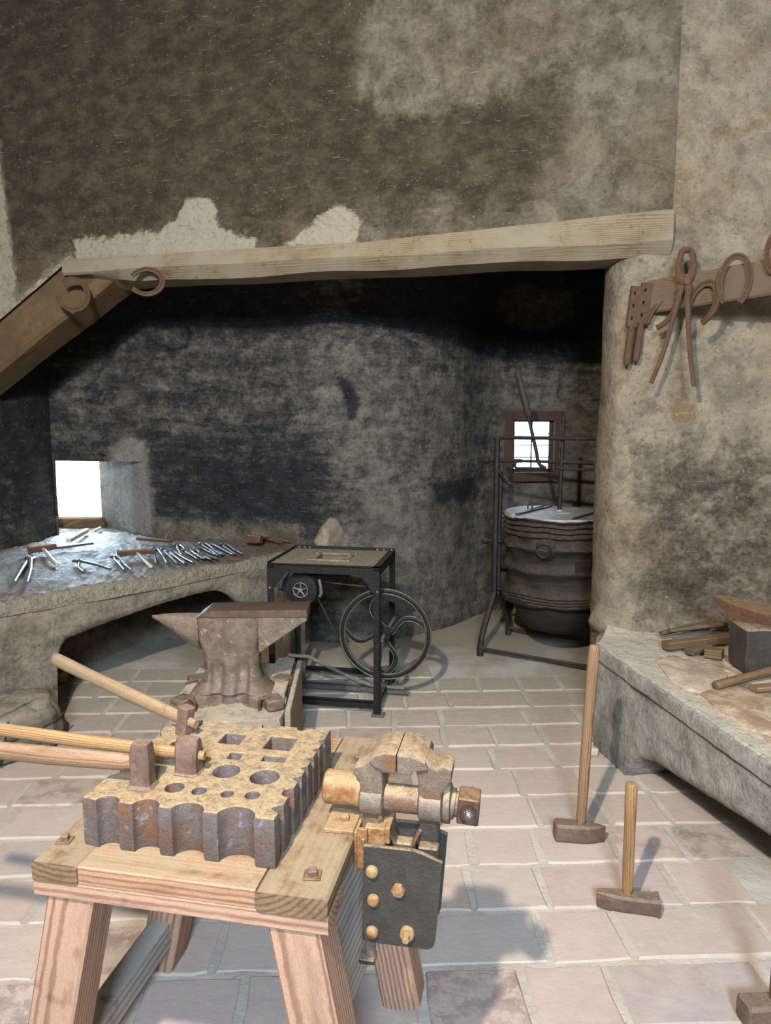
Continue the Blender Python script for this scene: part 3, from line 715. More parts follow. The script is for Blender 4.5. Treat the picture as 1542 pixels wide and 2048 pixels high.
bm, L = masonry(fp, arch_z, lambda s: FT-.035, .07, .022, ds=.011, nz=18); mbm.add(bm)
def forge_paint(x, y, z):
    e = clamp((z-.585)/.04+fbm((x, y, 0), 4, 3)*.8)
    return (.34*(1-e)+.05, .52*e*clamp((.70-z)/.03), .2+.25*clamp(.3-z))
for v in mbm.bm.verts: v.co += Vector((1.4, -4.2, 0))
o = mbm.build('front_wall', 'forge', forge, smooth=60); paint(o.data, lambda x, y, z: forge_paint(x-1.4, y+4.2, z))
# table top: rough lime crust
bp = [(-3.0, 3.2), (-2.72, 4.0), (-2.55, 4.5), (-2.42, 4.95), (-2.5, 5.45), (-2.1, 5.5), (-1.7, 5.2), (-.9, 5.02), (-.44, 4.92)]
A = smoothpath([(x, y, 0) for x, y in fp], .022); Bk = smoothpath([(x, y, 0) for x, y in bp], .022)
def at(P, f): i = f*(len(P)-1); k = min(int(i), len(P)-2); return P[k].lerp(P[k+1], i-k)
tm = MB(); nu, nv = 170, 64; G = []; EDGE = {}
for i in range(nu+1):
    a, b = at(A, i/nu), at(Bk, i/nu); dirn = (b-a).normalized(); colv = []
    for j in range(-4, nv+1):
        if j < 0:
            w = (j+4)/4; p = a-dirn*(.016+.010*fbm(a, 2.5, 2)); z = FT-.075+.05*w+.006*fbm(a, 3, 2)
            if j == -1: p = a-dirn*.012; z = FT-.008
        else:
            f = j/nv; p = a.lerp(b, f); z = FT+.012*fbm(p, 3.2, 4)+.011*abs(fbm(p, 13, 4))+.006*fbm(p, 30, 2)-.03*math.exp(-((p.x+1.75)**2+(p.y-4.45)**2)/.05)
            z += .05*clamp((f-.88)/.12)*clamp((p.x+1.6)/.3)
        colv.append(tm.bm.verts.new((p.x+1.4, p.y-4.2, z))); EDGE[(round(p.x+1.4, 3), round(p.y-4.2, 3), round(z, 3))] = 0 if j < 0 else f*(b-a).length*.8
    G.append(colv)
for i in range(nu):
    for j in range(len(G[0])-1): tm.bm.faces.new((G[i][j], G[i+1][j], G[i+1][j+1], G[i][j+1]))
o = tm.build('table_top', 'crust', forge, smooth=70)
def ttp(x, y, z):
    X, Y = x-1.4, y+4.2
    e = EDGE.get((round(x, 3), round(y, 3), round(z, 3)), .3)
    hot = math.exp(-((X+1.75)**2+(Y-4.45)**2)/.06)
    return (.12+.5*hot, .56*clamp((.045-e)/.05), .66*clamp((.30-e)/.2)*clamp(e/.06)+.3*clamp((X+1.2)/.4))
paint(o.data, ttp)
bm, L = masonry([(-2.6, 3.7), (-2.03, 4.22), (-1.7, 4.75), (-1.3, 5.0), (-.7, 4.9)], lambda s: -.02, lambda s: FT-.06, .03, .03)
for v in bm.verts: v.co += Vector((1.4, -4.2, 0))
mb = MB(); mb.add(bm); o = mb.build('alcove_wall', 'forge', forge, smooth=60); paint(o.data, lambda x, y, z: (.75*clamp((z-.08)/.2)+.2, 0, .3))
# stone bench on the right
RB = [(1.12, 3.50), (1.0, 3.25), (1.03, 3.05), (1.19, 2.08), (1.29, 1.45), (1.34, 1.0)]
BT = .505
bench_r = thing('masonry_bench', 'low plastered masonry bench with arched void, stones showing along its top edge', 'bench', (1.4, 2.6, 0))
rb_face = [(1.0, 3.24), (1.05, 2.93), (1.19, 2.08), (1.29, 1.45), (1.34, 1.0)]
def rarch(s):
    T = [(.31, 0), (.33, .07), (.38, .118), (.5, .165), (.84, .212), (1.06, .248), (1.25, .255), (1.6, .21), (1.85, .1), (1.95, 0)]
    if s <= T[0][0] or s >= T[-1][0]: return -.02
    for (a, za), (b, zb) in zip(T, T[1:]):
        if a <= s <= b: return za+(zb-za)*(s-a)/(b-a)
mbm = MB()
# the walk along this face keeps the room on the right-hand side when it runs towards the camera backwards
bm, L = masonry(rb_face, rarch, lambda s: BT-.02, .22, .014, nz=12); mbm.add(bm)
bm, L = masonry([(1.0, 3.24), (1.06, 3.42), (1.2, 3.6)][::-1], lambda s: -.02, lambda s: BT-.02, .1, .01)
for v in bm.verts: pass
mbm.add(bm)
for v in mbm.bm.verts: v.co += Vector((-1.4, -2.6, 0))
o = mbm.build('front_wall', 'bench_mason', bench_r, smooth=60); paint(o.data, lambda x, y, z: (.30+.25*clamp((.2-z)/.2), .1, .15))
# lip: projecting band under the top, with a groove below it
A = smoothpath([(x, y, 0) for x, y in rb_face], .03); lipm = MB(); rings = []
for i, p in enumerate(A):
    t = A[min(i+1, len(A)-1)]-A[max(0, i-1)]; n = Vector((t.y, -t.x, 0)).normalized()
    d = .004*fbm(p, 6, 3)
    n = -n if n.x > 0 else n
    rings.append([p+n*o_+Vector((-1.4, -2.6, z+.003*fbm(p+Vector((0, 0, z)), 9, 3))) for o_, z in ((.004, BT-.068), (.022+d, BT-.062), (.026+d, BT-.03), (.022+d, BT-.006), (.0, BT+.004), (-.10, BT), (-.10, BT-.06))])
lipm.loft(rings); o = lipm.build('ledge', 'bench_mason', bench_r, smooth=45); paint(o.data, lambda x, y, z: (.30, .12 if z < BT-.003 else .7, .1))
tm = MB(); nu, nv = 90, 34; G = []
Bk = smoothpath([(x, y, 0) for x, y in [(1.20, 3.62), (1.5, 3.5), (2.1, 3.2), (2.5, 2.7), (2.65, 2.0), (2.65, .9)]], .03)
A2 = smoothpath([(x, y, 0) for x, y in [(1.005, 3.24), (1.05, 2.93), (1.19, 2.08), (1.29, 1.45), (1.34, .95)]], .03)
for i in range(nu+1):
    a, b = at(A2, i/nu), at(Bk, i/nu); cv = []
    for j in range(nv+1):
        f = j/nv; p = a.lerp(b, f); z = BT+.004+.006*fbm(p, 7, 4)+.004*fbm(p, 22, 3)
        z += .035*clamp((p.y-3.3)/.2)*clamp((1.38-p.x)/.2)*clamp(f*3)
        cv.append(tm.bm.verts.new((p.x-1.4, p.y-2.6, z)))
    G.append(cv)
for i in range(nu):
    for j in range(nv): tm.bm.faces.new((G[i][j], G[i+1][j], G[i+1][j+1], G[i][j+1]))
o = tm.build('bench_top', 'bench_mason', bench_r, smooth=70); paint(o.data, lambda x, y, z: (.0, .66, .22))
def stone(pts, z0, h, seed):
    mb = MB(); c = Vector((sum(p[0] for p in pts)/len(pts), sum(p[1] for p in pts)/len(pts), 0))
    sm = smoothpath([(x, y, 0) for x, y in list(pts)+[pts[0]]], .03)[:-1]
    ring = lambda k, z: [Vector((c.x+(p.x-c.x)*k-1.4, c.y+(p.y-c.y)*k-2.6, z+.006*fbm(p*k, 9, 3))) for p in sm]
    mb.loft([ring(1, z0-.03), ring(1.0, z0+h*.55), ring(.93, z0+h*.95), ring(.6, z0+h*1.05), ring(.25, z0+h*1.05)])
    mb.rough(.006, 25, seed); return mb.build('stone', 'stone', bench_r, smooth=60)
stone([(1.175, 2.98), (1.27, 3.04), (1.40, 2.90), (1.40, 2.80), (1.22, 2.62), (1.15, 2.72)], BT, .012, 1)
stone([(1.30, 3.02), (1.44, 3.04), (1.60, 2.95), (1.60, 2.72), (1.46, 2.70), (1.42, 2.82)], BT, .013, 2)
stone([(1.20, 2.60), (1.30, 2.66), (1.44, 2.62), (1.52, 2.36), (1.36, 2.22), (1.22, 2.30)], BT, .016, 3)
stone([(1.24, 2.24), (1.38, 2.16), (1.50, 2.2), (1.52, 1.9), (1.3, 1.85), (1.24, 2.0)], BT, .014, 4)
stone([(1.52, 2.64), (1.72, 2.68), (1.8, 2.4), (1.6, 2.3)], BT, .013, 5)
# ------------------------------------------------------------------ work bench with swage block and vise (nearest to the camera)
BX = Vector((-.405, 1.256, 0)); BR = -11
BM = Matrix.Translation(BX) @ Matrix.Rotation(R(BR), 4, 'Z')
bench = thing('work_bench', 'low timber workbench with splayed square legs carrying the iron swage block', 'workbench', BX, BR)
beam('rail', 'endgrain', bench, (.235, -.005, .66), (.235, .66, .66), .14, .041, bevel=.006, cuts=10, wob=.001)
beam('rail', 'endgrain', bench, (-.255, -.003, .66), (-.255, .66, .66), .10, .041, bevel=.005, cuts=10, wob=.001)
beam('cross_beam', 'pine_top', bench, (-.2045, .055, .659), (.1645, .055, .659), .11, .040, bevel=.003)
beam('cross_beam', 'pine_top', bench, (-.2045, .60, .659), (.1645, .60, .659), .11, .040, bevel=.003)
beam('front_board', 'pine', bench, (-.305, .05, .622), (.305, .05, .622), .10, .035, bevel=.003)
beam('rear_board', 'pine', bench, (-.305, .61, .622), (.305, .61, .622), .10, .035, bevel=.003)
for sx in (-1, 1):
    for v0, v1 in ((.058, .035), (.585, .565)):
        beam('leg', 'pine', bench, (sx*.232, v0, .606), (sx*.355, v1, 0), .10, .098, up=(0, -1, 0), bevel=.006, cuts=4)
beam('stretcher', 'greywood', bench, (-.335, .02, .115), (-.335, .60, .115), .062, .075, bevel=.005)
beam('side_plank', 'greywood', bench, (.265, .09, .42), (.298, .535, .42), .022, .36, bevel=.003)
def bolt(parent, u, v, z, big=.030):
    w = MB(); w.box((u, v, z+.0015), (big, big*.95, .003), .0008, rot=(0, 0, .15)); w_ = w.build('washer', 'rust', parent)
    n = MB(); n.box((u, v, z+.008), (big*.5, big*.5, .011), .0015, rot=(0, 0, .4)); n.build('nut', 'headiron', w_)
for u, v in ((-.281, .071), (.258, .059), (.237, .53), (-.27, .58)): bolt(bench, u, v, .6805, .034 if u > 0 else .030)

# swage block
def arc(cx, cy, r, a0, a1, n=10): return [(cx+r*math.cos(R(a0+(a1-a0)*k/n)), cy+r*math.sin(R(a0+(a1-a0)*k/n))) for k in range(n+1)]
out = []
x0, x1, y0, y1 = -.232, .182, .062, .472
out += [(x0, y0+.004)]
for a, b in ((-.198, -.150), (-.118, -.062), (-.033, .033), (.064, .140)):       # half-round grooves on the near face
    c = (a+b)/2; r = (b-a)/2; out += [(a-.004, y0)]+[(c+r*math.cos(R(180-18*k)), y0+.85*r*math.sin(R(180-18*k))) for k in range(11)]+[(b+.004, y0)]
out += [(x1, y0)]
for k, (a, b, d, typ) in enumerate(((.090, .118, .018, 'v'), (.150, .182, .019, 'r'), (.212, .236, .014, 'v'), (.262, .282, .011, 'v'), (.306, .326, .011, 'v'), (.352, .372, .011, 'v'), (.398, .418, .010, 'v'))):
    if typ == 'v': out += [(x1, a), (x1-d, (a+b)/2-.002), (x1-d, (a+b)/2+.002), (x1, b)]
    else:
        c = (a+b)/2; r = (b-a)/2; out += [(x1-d*math.sin(PI*t/8), c-r*math.cos(PI*t/8)) for t in range(9)]
out += [(x1, y1)]
for a, b, d in ((.12, .098, .016), (.02, .005, .018), (-.005, -.115, .012), (-.13, -.16, .02)):
    c = (a+b)/2; r = (a-b)/2; out += [(c+r*math.cos(PI*t/8), y1-d*math.sin(PI*t/8)) for t in range(9)]
out += [(x0, y1-.05)]
for a in (.36, .27, .18): out += [(x0, a+.025), (x0+.016, a), (x0, a-.025)]
circ = lambda cx, cy, rx, ry=None, n=18: [(cx+rx*math.cos(2*PI*k/n), cy+(ry or rx)*math.sin(2*PI*k/n)) for k in range(n)][::-1]
rect = lambda cx, cy, w, h, a=0: [(cx+x, cy+y) for x, y in rot2([(-w/2, -h/2), (-w/2, h/2), (w/2, h/2), (w/2, -h/2)], R(a))]
HO = [circ(-.066, .140, .019), circ(-.009, .137, .0145), circ(.053, .137, .0125), circ(.106, .142, .0145),
      circ(.012, .227, .029), circ(.104, .218, .031), rect(.003, .296, .030, .027), rect(.096, .299, .052, .022, 4),
      rect(-.038, .378, .052, .050), rect(.084, .376, .064, .062), rect(-.135, .318, .075, .034, -6)]
sb = thing('swage_block', 'massive rusty cast-iron swage block with grooved sides and through holes', 'swage block', BM @ Vector((-.02, .27, .681)), BR)
mb = MB(); mb.prism(out, .104, HO, .005); 
for v in mb.bm.verts: v.co += Vector((.02, -.27, 0))
so = mb.build('block', 'block', sb, smooth=35)

# hammers: local X along the handle from the head, Z up
def hammer(name, label, head_c, hdir, hlen, hr, head, hup=(0, 0, 1), mat='handle', hmat='headiron', group=None, proud=.02, oval=1.25):
    """head: dict(len, w, d, kind); head axis = hup; handle leaves along hdir"""
    t = thing(name, label, 'hammer', head_c, 0, group)
    m = fit((0, 0, 0), Vector(hdir), hup)
    L, w, d = head['len'], head['w'], head['d']; k = head.get('kind', 'sledge')
    mb = MB(); rings = []
    if k == 'sledge': prof = [(-.5, .80, .80), (-.47, .96, .96), (-.32, 1, 1), (-.14, .94, .94), (.14, .94, .94), (.32, 1, 1), (.47, .96, .96), (.5, .80, .80)]
    elif k == 'peen': prof = [(-.5, .84, .84), (-.47, 1, 1), (-.30, 1, 1), (-.12, 1.02, .98), (.10, 1.02, .96), (.30, .98, .62), (.46, .92, .22), (.5, .86, .16)]
    elif k == 'cross': prof = [(-.5, 1.05, 1.05), (-.46, 1.12, 1.12), (-.42, 1.0, 1.0), (-.2, .95, .98), (.12, .98, .96), (.38, 1, .6), (.5, .92, .4)]
    else: prof = [(-.5, 1.15, 1.15), (-.47, 1.22, 1.22), (-.40, .98, .98), (-.15, .92, .92), (.15, .95, .95), (.42, .85, .85), (.5, .75, .75)]
    for f, a, b in prof:
        A, B = w/2*a, d/2*b; c = .28*min(A, B)
        rings.append([Vector((x, y, f*L)) for x, y in ((-A+c, -B), (A-c, -B), (A, -B+c), (A, B-c), (A-c, B), (-A+c, B), (-A, B-c), (-A, -B+c))])
    mb.loft(rings); mb.build('head', hmat, t, m, smooth=30)
    hb = MB(); n = 14
    pr = [(-proud-w/2, .62), (-w/2*.9, .66), (w*.5, .74), (w*.9, .92), (hlen*.35, 1.0), (hlen*.6, .96), (hlen*.85, 1.04), (hlen*.97, 1.05), (hlen*.995, .9), (hlen, .7)]
    hb.tube([(x, .002*math.sin(x*9), .002*math.cos(x*7)) for x, r in pr], [hr*r for x, r in pr], n, 1/oval, up=(0, 1, 0))
    hb.build('handle', mat, t, m, smooth=50); return t
def bl(u, v, z): return BM @ Vector((u, v, z))
def bd(u, v, z): return BM.to_3x3() @ Vector((u, v, z))
hammer('sledge_hammer', 'short-faced hammer standing head down, thick reddish handle, nearest on the swage block', bl(-.133, .132, .8325), bd(-1, -.02, .012), .62, .0205, dict(len=.098, w=.046, d=.040, kind='drift'), mat='handle_dark', oval=1.3, proud=-.003, group='hammers on the swage block')
hammer('sledge_hammer', 'long tan-handled hammer with bright wood end showing, middle one on the swage block', bl(-.066, .208, .8235), bd(-1, .035, .02), .72, .016, dict(len=.080, w=.052, d=.046, kind='cross'), mat='handle', proud=.012, group='hammers on the swage block')
hammer('hammer', 'tilted hammer with worn split handle rising left, farthest on the swage block', bl(-.163, .384, .818), bd(-1, .42, .10), .56, .0185, dict(len=.072, w=.036, d=.034, kind='sledge'), hup=(.18, 0, 1), mat='handle_worn', group='hammers on the swage block')

# leg vise on the right rail
VO = Vector((.40, .24, .38))
vise = thing('leg_vise', 'heavy rusty leg vise bolted to the workbench side, jaws closed', 'vise', BM @ VO, BR)
def vm(): return MB(-VO)
UZ = lambda v: Matrix(((1, 0, 0, 0), (0, 0, -1, v), (0, 1, 0, 0), (0, 0, 0, 1)))          # prism in (u, z), extruded towards -v from v
plate = [(.330, .671), (.436, .672), (.452, .668), (.494, .652), (.481, .475), (.476, .460), (.464, .455), (.335, .453), (.326, .458)][::-1]
for v in (.197, .300): vm().prism(plate, .011, (), .0015, UZ(v)).build('side_plate', 'plate', vise, smooth=30)
lj = [(.3915, .858), (.370, .860), (.345, .851), (.330, .834), (.316, .823), (.301, .818), (.296, .803), (.309, .792), (.312, .776), (.311, .705), (.361, .703), (.361, .790), (.3595, .818), (.366, .816), (.3915, .817)]
rj = [(.3935, .858), (.425, .858), (.436, .853), (.447, .849), (.462, .838), (.476, .830), (.488, .838), (.507, .831), (.506, .806), (.493, .790), (.487, .776), (.487, .705), (.480, .699), (.479, .60), (.438, .60), (.438, .70), (.436, .776), (.437, .802), (.433, .818), (.427, .829), (.424, .828), (.423, .816), (.3935, .815)][::-1]
j_ = vm().prism(lj, .070, (), .004, UZ(.300)); j_.prism([(.3915, .859), (.368, .860), (.346, .852), (.334, .838), (.345, .826), (.3595, .822), (.363, .817), (.3915, .817)], .115, (), .003, UZ(.336)); j_.build('fixed_jaw', 'vise', vise, smooth=30)
j_ = vm().prism([q for q in rj if q[1] > .70], .070, (), .004, UZ(.300)); j_.prism([(.3935, .815), (.423, .816), (.427, .826), (.440, .826), (.458, .832), (.452, .846), (.438, .854), (.422, .859), (.3935, .859)], .115, (), .003, UZ(.336)); j_.build('moving_jaw', 'vise', vise, smooth=30)
vm().box((.4585, .262, .655), (.041, .046, .13), .004).build('jaw_leg', 'plate', vise)
vm().box((.3355, .25, .70), (.040, .04, .10), .003).build('fixed_leg', 'vise', vise)
for u0, u1 in ((.309, .363), (.4355, .4885)):
    vm().cyl((u0, .262, .740), (u1, .262, .740), .0405, seg=24, bevel=.08).build('screw_eye', 'vise', vise, smooth=40)
vm().cyl((.36, .262, .742), (.438, .262, .742), .0295, seg=20).build('screw_sleeve', 'vise', vise, smooth=40)
sbx = vm(); sbx.tube([(.225, .272, .748), (.229, .272, .748), (.285, .272, .748), (.287, .272, .748), (.312, .272, .747)], [.032, .0365, .0365, .038, .038], 22); sbx.build('screw_box', 'rust_bright', vise, smooth=40)
sc_ = vm(); sc_.tube([(.487, .27, .738), (.489, .27, .738), (.502, .27, .738), (.503, .27, .738), (.511, .27, .737), (.512, .27, .737), (.522, .27, .737)], [.039, .042, .042, .032, .032, .026, .026], 22)
sc_ = sc_.build('collar', 'vise', vise, smooth=40)
hd = vm().box((.541, .268, .737), (.046, .056, .058), .003, rot=(0, .06, 0)).build('screw_head', 'rust', vise)
bb = vm(); bb.lathe([(0, -.020), (.010, -.017), (.0165, -.010), (.019, 0), (.0165, .010), (.010, .017), (0, .020)], 20, Matrix.Translation((.543, .232, .738)) @ Matrix.Rotation(PI/2, 4, 'X')); bb.cyl((.543, .24, .738), (.543, .33, .738), .009)
bb.build('handle_knob', 'polish', vise, smooth=60)
vm().box((.271, .245, .6855), (.066, .085, .009), .0015).build('bracket_plate', 'rust_bright', vise)
nn = vm(); nn.box((.275, .245, .695), (.018, .017, .011), .002, rot=(0, 0, .3)); nn.build('nut', 'rust_bright', vise)
br = vm(); br.box((.3085, .245, .645), (.007, .085, .088), .001); br.box((.3225, .208, .652), (.022, .008, .09), .001); br.build('angle_bracket', 'rust_bright', vise)
ch = vm(); ch.box((.348, .238, .672), (.044, .05, .05), .002); ch.box((.375, .250, .682), (.010, .075, .034), .001); ch.build('channel', 'rust_bright', vise)
vm().box((.326, .2015, .667), (.006, .008, .022), .002).build('pin', 'frame_light', vise)
sp = vm(); sp.box((.385, .25, .655), (.006, .03, .075), .001, rot=(0, R(-24), 0)); sp.box((.426, .25, .655), (.006, .03, .075), .001, rot=(0, R(26), 0)); sp.box((.405, .255, .637), (.05, .03, .03), .003); sp.build('spring', 'vise', vise)
vm().box((.461, .226, .652), (.042, .028, .026), .003).build('clamp_block', 'plate', vise)
for u, z, k in ((.348, .617, 0), (.351, .553, 0), (.348, .480, 0), (.404, .584, 1), (.423, .489, 2)):
    b = vm(); mm = Matrix.Translation((u, .1855, z)) @ Matrix.Rotation(PI/2, 4, 'X')
    if k == 0: b.lathe([(.0135, -.001), (.0135, .003), (.012, .008), (.008, .011), (0, .012)], 14, mm)
    elif k == 1: b.lathe([(.0145, -.001), (.0145, .009), (.012, .011), (0, .0115)], 6, mm)
    else: b.lathe([(.0155, -.001), (.0155, .008), (.014, .010), (.0075, .0102), (.0072, .026), (0, .0275)], 12, mm)
    b.build('bolt', 'rust_bright', vise, smooth=40)
hk = vm(); hk.box((.336, .225, .425), (.020, .022, .07), .003); hk.build('pivot_tongue', 'vise', vise)
us = vm(); us.box((.331, .222, .389), (.034, .034, .012), .002); us.build('strap', 'plate', vise)

# ------------------------------------------------------------------ anvil on its block
st = thing('anvil_block', 'squat weathered wooden block carrying the anvil, iron hooks at its corners', 'anvil block', (-.645, 2.98, 0), 2)
def stump():
    mb = MB(); n = 28; base = []
    pl = [(-.235, -.27), (-.20, -.315), (.02, -.33), (.19, -.315), (.222, -.27), (.222, .30), (.18, .33), (-.19, .33), (-.23, .29)]
    sm = smoothpath([(x, y, 0) for x, y in pl+[pl[0]]], .03)[:-1]
    rg = lambda k, z: [Vector((p.x*k, p.y*k, z)) for p in sm]
    mb.loft([rg(1.03, 0), rg(1.02, .12), rg(1, .25), rg(1, .365), rg(.98, .378), rg(.7, .380), rg(.3, .380)]); mb.rough(.012, 7); mb.rough(.005, 30, 3); return mb
stump().build('trunk', 'stump', st, smooth=40)
beam('side_board', 'stump', st, (-.185, -.15, .395), (-.165, .30, .395), .085, .045, bevel=.006, cuts=6, wob=.004)
beam('side_board', 'stump', st, (.175, -.14, .395), (.178, .31, .395), .085, .045, bevel=.006, cuts=6, wob=.004)
beam('side_board', 'stump', st, (.243, -.28, .235), (.243, .31, .235), .022, .33, bevel=.004, cuts=6, wob=.004)
anv = thing('anvil', 'big brown-rusted anvil with pointed horn to the left on the wooden block', 'anvil', (-.645, 2.90, .379), 0)
def anvil_body():
    mb = MB(); rings = []
    #  z, x left, x right, half depth, corner cut
    for z, a, b, d, cc in ((.0, -.185, .175, .130, .05), (.035, -.18, .17, .125, .05), (.055, -.150, .145, .105, .045), (.085, -.122, .122, .080, .03), (.13, -.110, .112, .062, .02), (.20, -.112, .112, .060, .02), (.235, -.118, .116, .064, .015), (.265, -.128, .120, .069, .012), (.33, -.130, .125, .071, .01), (.365, -.130, .125, .071, .01)):
        r = []; n = 5
        fr = [a+cc+(b-a-2*cc)*t/28 for t in range(29)]
        pts = [(x, -d) for x in fr]+[(b, -d+cc), (b, d-cc)]+[(x, d) for x in fr[::-1]]+[(a, d-cc), (a, -d+cc)]
        rings.append([Vector((x, y, z)) for x, y in pts])
    mb.loft(rings)
    return mb
ab = anvil_body(); bmesh.ops.subdivide_edges(ab.bm, edges=[e for e in ab.bm.edges if abs(e.verts[0].co.z-e.verts[1].co.z) > .005], cuts=4, use_grid_fill=True)
for v in ab.bm.verts:                                   # two fluted hollows between the feet on each side
    if v.co.z < .2 and abs(v.co.y) > .055 and v.co.z > .003:
        for cx in (-.052, .052):
            k = math.exp(-((v.co.x-cx)/.026)**4); v.co.y -= math.copysign(1, v.co.y)*k*.022*clamp((.2-v.co.z)/.05)
    if v.co.z < .05 and abs(v.co.y) > .07: v.co.y -= math.copysign(1, v.co.y)*.045*math.exp(-(v.co.x/.09)**2)
ab.rough(.003, 30); ab.build('body', 'anvil', anv, smooth=50)
hn = MB(); rings = []
for k in range(15):
    f = k/14; x = -.125-.208*f; top = .374-.016*f*f; h = .148*(1-f)**1.05*(1+.25*math.sin(PI*f)*(1-f))+.012; w = .070*(1-f)**.7+.007
    rings.append([Vector((x, w*math.cos(t*2*PI/16), top-h/2+h/2*math.sin(t*2*PI/16)*(1.0 if math.sin(t*2*PI/16) < 0 else .9))) for t in range(16)])
hn.loft(rings); hn.rough(.002, 30); hn.build('horn', 'anvil', anv, smooth=60)
he = MB(); he.prism([(.12, .366), (.322, .366), (.322, .352), (.30, .340), (.122, .215)][::-1], .142, (), .004, UZ(.071)); he.build('heel', 'anvil', anv, smooth=30)
fc = MB(); fc.prism([(-.132, .366), (-.092, .394), (.324, .400), (.324, .366)][::-1], .146, (), .003, UZ(.073)); fc.build('face_plate', 'anvil_top', anv, smooth=30)
for sx in (-1, 1):
    for sy in (-1, 1):
        ft = MB(); ft.box((sx*.185, sy*.118, .024), (.075, .085, .048), .008, rot=(0, 0, sx*sy*-.5)); ft.rough(.004, 25); ft.build('foot', 'anvil', anv, smooth=40)
def hook(x, y, a):
    mb = MB(); mb.tube([(0, 0, -.04), (0, 0, .030), (.006, 0, .040), (.045, 0, .046)], [.0075, .0075, .0075, .005], 6); mb.build('iron_hook', 'rust', st, Matrix.Translation((x, y, .385)) @ Matrix.Rotation(a, 4, 'Z'))
hook(-.135, -.225, R(160)); hook(.125, -.225, R(15)); hook(-.215, -.02, R(10))

# ------------------------------------------------------------------ floor sledges
def stand_sledge(label, x, y, top, hl, w, d, az, kind, mat, hr):
    """sledge resting on its head with the handle up; top: offset of the handle end"""
    hd_ = Vector((top[0], top[1], top[2]))
    ax = Vector((math.cos(R(az)), math.sin(R(az)), 0))
    return hammer('sledge_hammer', label, (x, y, d/2+.001), hd_, hd_.length, hr, dict(len=hl, w=d, d=w, kind=kind), hup=ax, mat=mat, proud=0, oval=1.1, group=None)
stand_sledge('tall sledgehammer standing on its head, handle leaning towards the masonry bench', .720, 2.462, (.040, .035, .705), .185, .066, .066, -4, 'peen', 'handle_dark', .0195)
stand_sledge('short cross-peen sledge standing upright on the pavers with pale handle', .772, 2.085, (-.008, .0, .40), .190, .056, .056, 168, 'cross', 'handle', .0180)
stand_sledge('sledgehammer cut off by the lower right corner of the picture', 1.005, 1.66, (.022, .01, .52), .17, .064, .064, 6, 'peen', 'handle_grey', .0185)
# ------------------------------------------------------------------ portable forge with blower and flywheel
pf = thing('portable_forge', 'black angle-iron portable forge with blower drum, belt and spoked flywheel', 'portable forge', (-.625, 3.68, 0), -10)
Wd, Dp = .605, .49
def angle(name, p0, p1, a, b, w=.034, t=.005, mat='black', par=None):
    """L-section bar: flanges along unit vectors a and b"""
    p0, p1, a, b = Vector(p0), Vector(p1), Vector(a), Vector(b); mb = MB()
    for x, y in ((a, b), (b, a)):
        mb.loft([[p+q for q in (Vector(), x*w, x*w+y*t, y*t)] for p in (p0, p1)])
    return mb.build(name, mat, par or pf)
for u, sx in ((0, 1), (Wd, -1)):
    for v, sy in ((0, 1), (Dp, -1)):
        l = angle('leg', (u, v, 0), (u, v, .79), (sx, 0, 0), (0, sy, 0))
        f = MB(); f.box((u+sx*.012, v+sy*.012, .004), (.07, .06, .008), .002); f.build('foot_plate', 'greyiron', l)
angle('rim', (0, 0, .795), (Wd, 0, .795), (0, 0, -1), (0, 1, 0), .042)
angle('rim', (0, Dp, .778), (Wd, Dp, .778), (0, 0, 1), (0, -1, 0), .034)
angle('rim', (0, 0, .778), (0, Dp, .778), (0, 0, 1), (1, 0, 0), .030)
angle('rim', (Wd, 0, .795), (Wd, Dp, .795), (0, 0, -1), (-1, 0, 0), .040)
top = MB(); top.box((Wd/2, Dp/2, .7925), (Wd-.012, Dp-.012, .004))
tp = MB().prism([(.006, .006), (Wd-.006, .006), (Wd-.006, Dp-.006), (.006, Dp-.006)], .004, [rect(.297, .232, .16, .15)], 0, Matrix.Translation((0, 0, .790)))
top.bm.free(); tp.build('top_sheet', 'forgetop', pf)
for c, s_ in (((.297, .140), (.24, .024)), ((.297, .325), (.24, .024)), ((.205, .232), (.026, .19)), ((.389, .232), (.026, .19))):
    r_ = MB(); r_.box((c[0], c[1], .799), (s_[0], s_[1], .010), .002); r_.build('firepot_rim', 'frame_light', pf)
pt = MB(); pt.loft([[Vector((.297+x*k, .232+y*k, z)) for x, y in ((-.08, -.075), (.08, -.075), (.08, .075), (-.08, .075))] for k, z in ((1, .79), (.62, .735), (.6, .73))], cap=False); pt.bm.faces.new([pt.bm.verts[i] if False else v for i, v in enumerate(list(pt.bm.verts)[-4:])]); pt.build('firepot', 'forgetop', pf)
for sx, u in ((1, 0), (-1, Wd)):
    g = MB().prism(([(0, .775), (sx*.115, .775), (sx*.03, .655), (0, .655)] if sx > 0 else [(0, .775), (0, .655), (sx*.03, .655), (sx*.115, .775)]), .004, (), 0, Matrix.Translation((u, -.001, 0)) @ UZ(0)); g.build('gusset', 'black', pf)
    for a, z in ((.014, .67), (.014, .70), (.02, .765), (.05, .765), (.08, .765)):
        b = MB(); b.lathe([(.006, 0), (.005, .003), (0, .0045)], 8, Matrix.Translation((u+sx*a, -.005, z)) @ Matrix.Rotation(PI/2, 4, 'X')); b.build('rivet', 'frame_light' if z < .68 else 'black', pf)
for u in (.03, .065, .095, .50, .54, .585):
    b = MB(); b.lathe([(.006, 0), (.005, .003), (0, .0045)], 8, Matrix.Translation((u, Dp-.0055, .801)) @ Matrix.Rotation(PI/2, 4, 'X')); b.build('rivet', 'frame_light', pf)
angle('lower_rail', (.0, .004, .07), (Wd, .004, .07), (0, 0, -1), (0, 1, 0), .032)
angle('lower_rail', (.0, Dp-.004, .075), (Wd, Dp-.004, .075), (0, 0, -1), (0, -1, 0), .030)
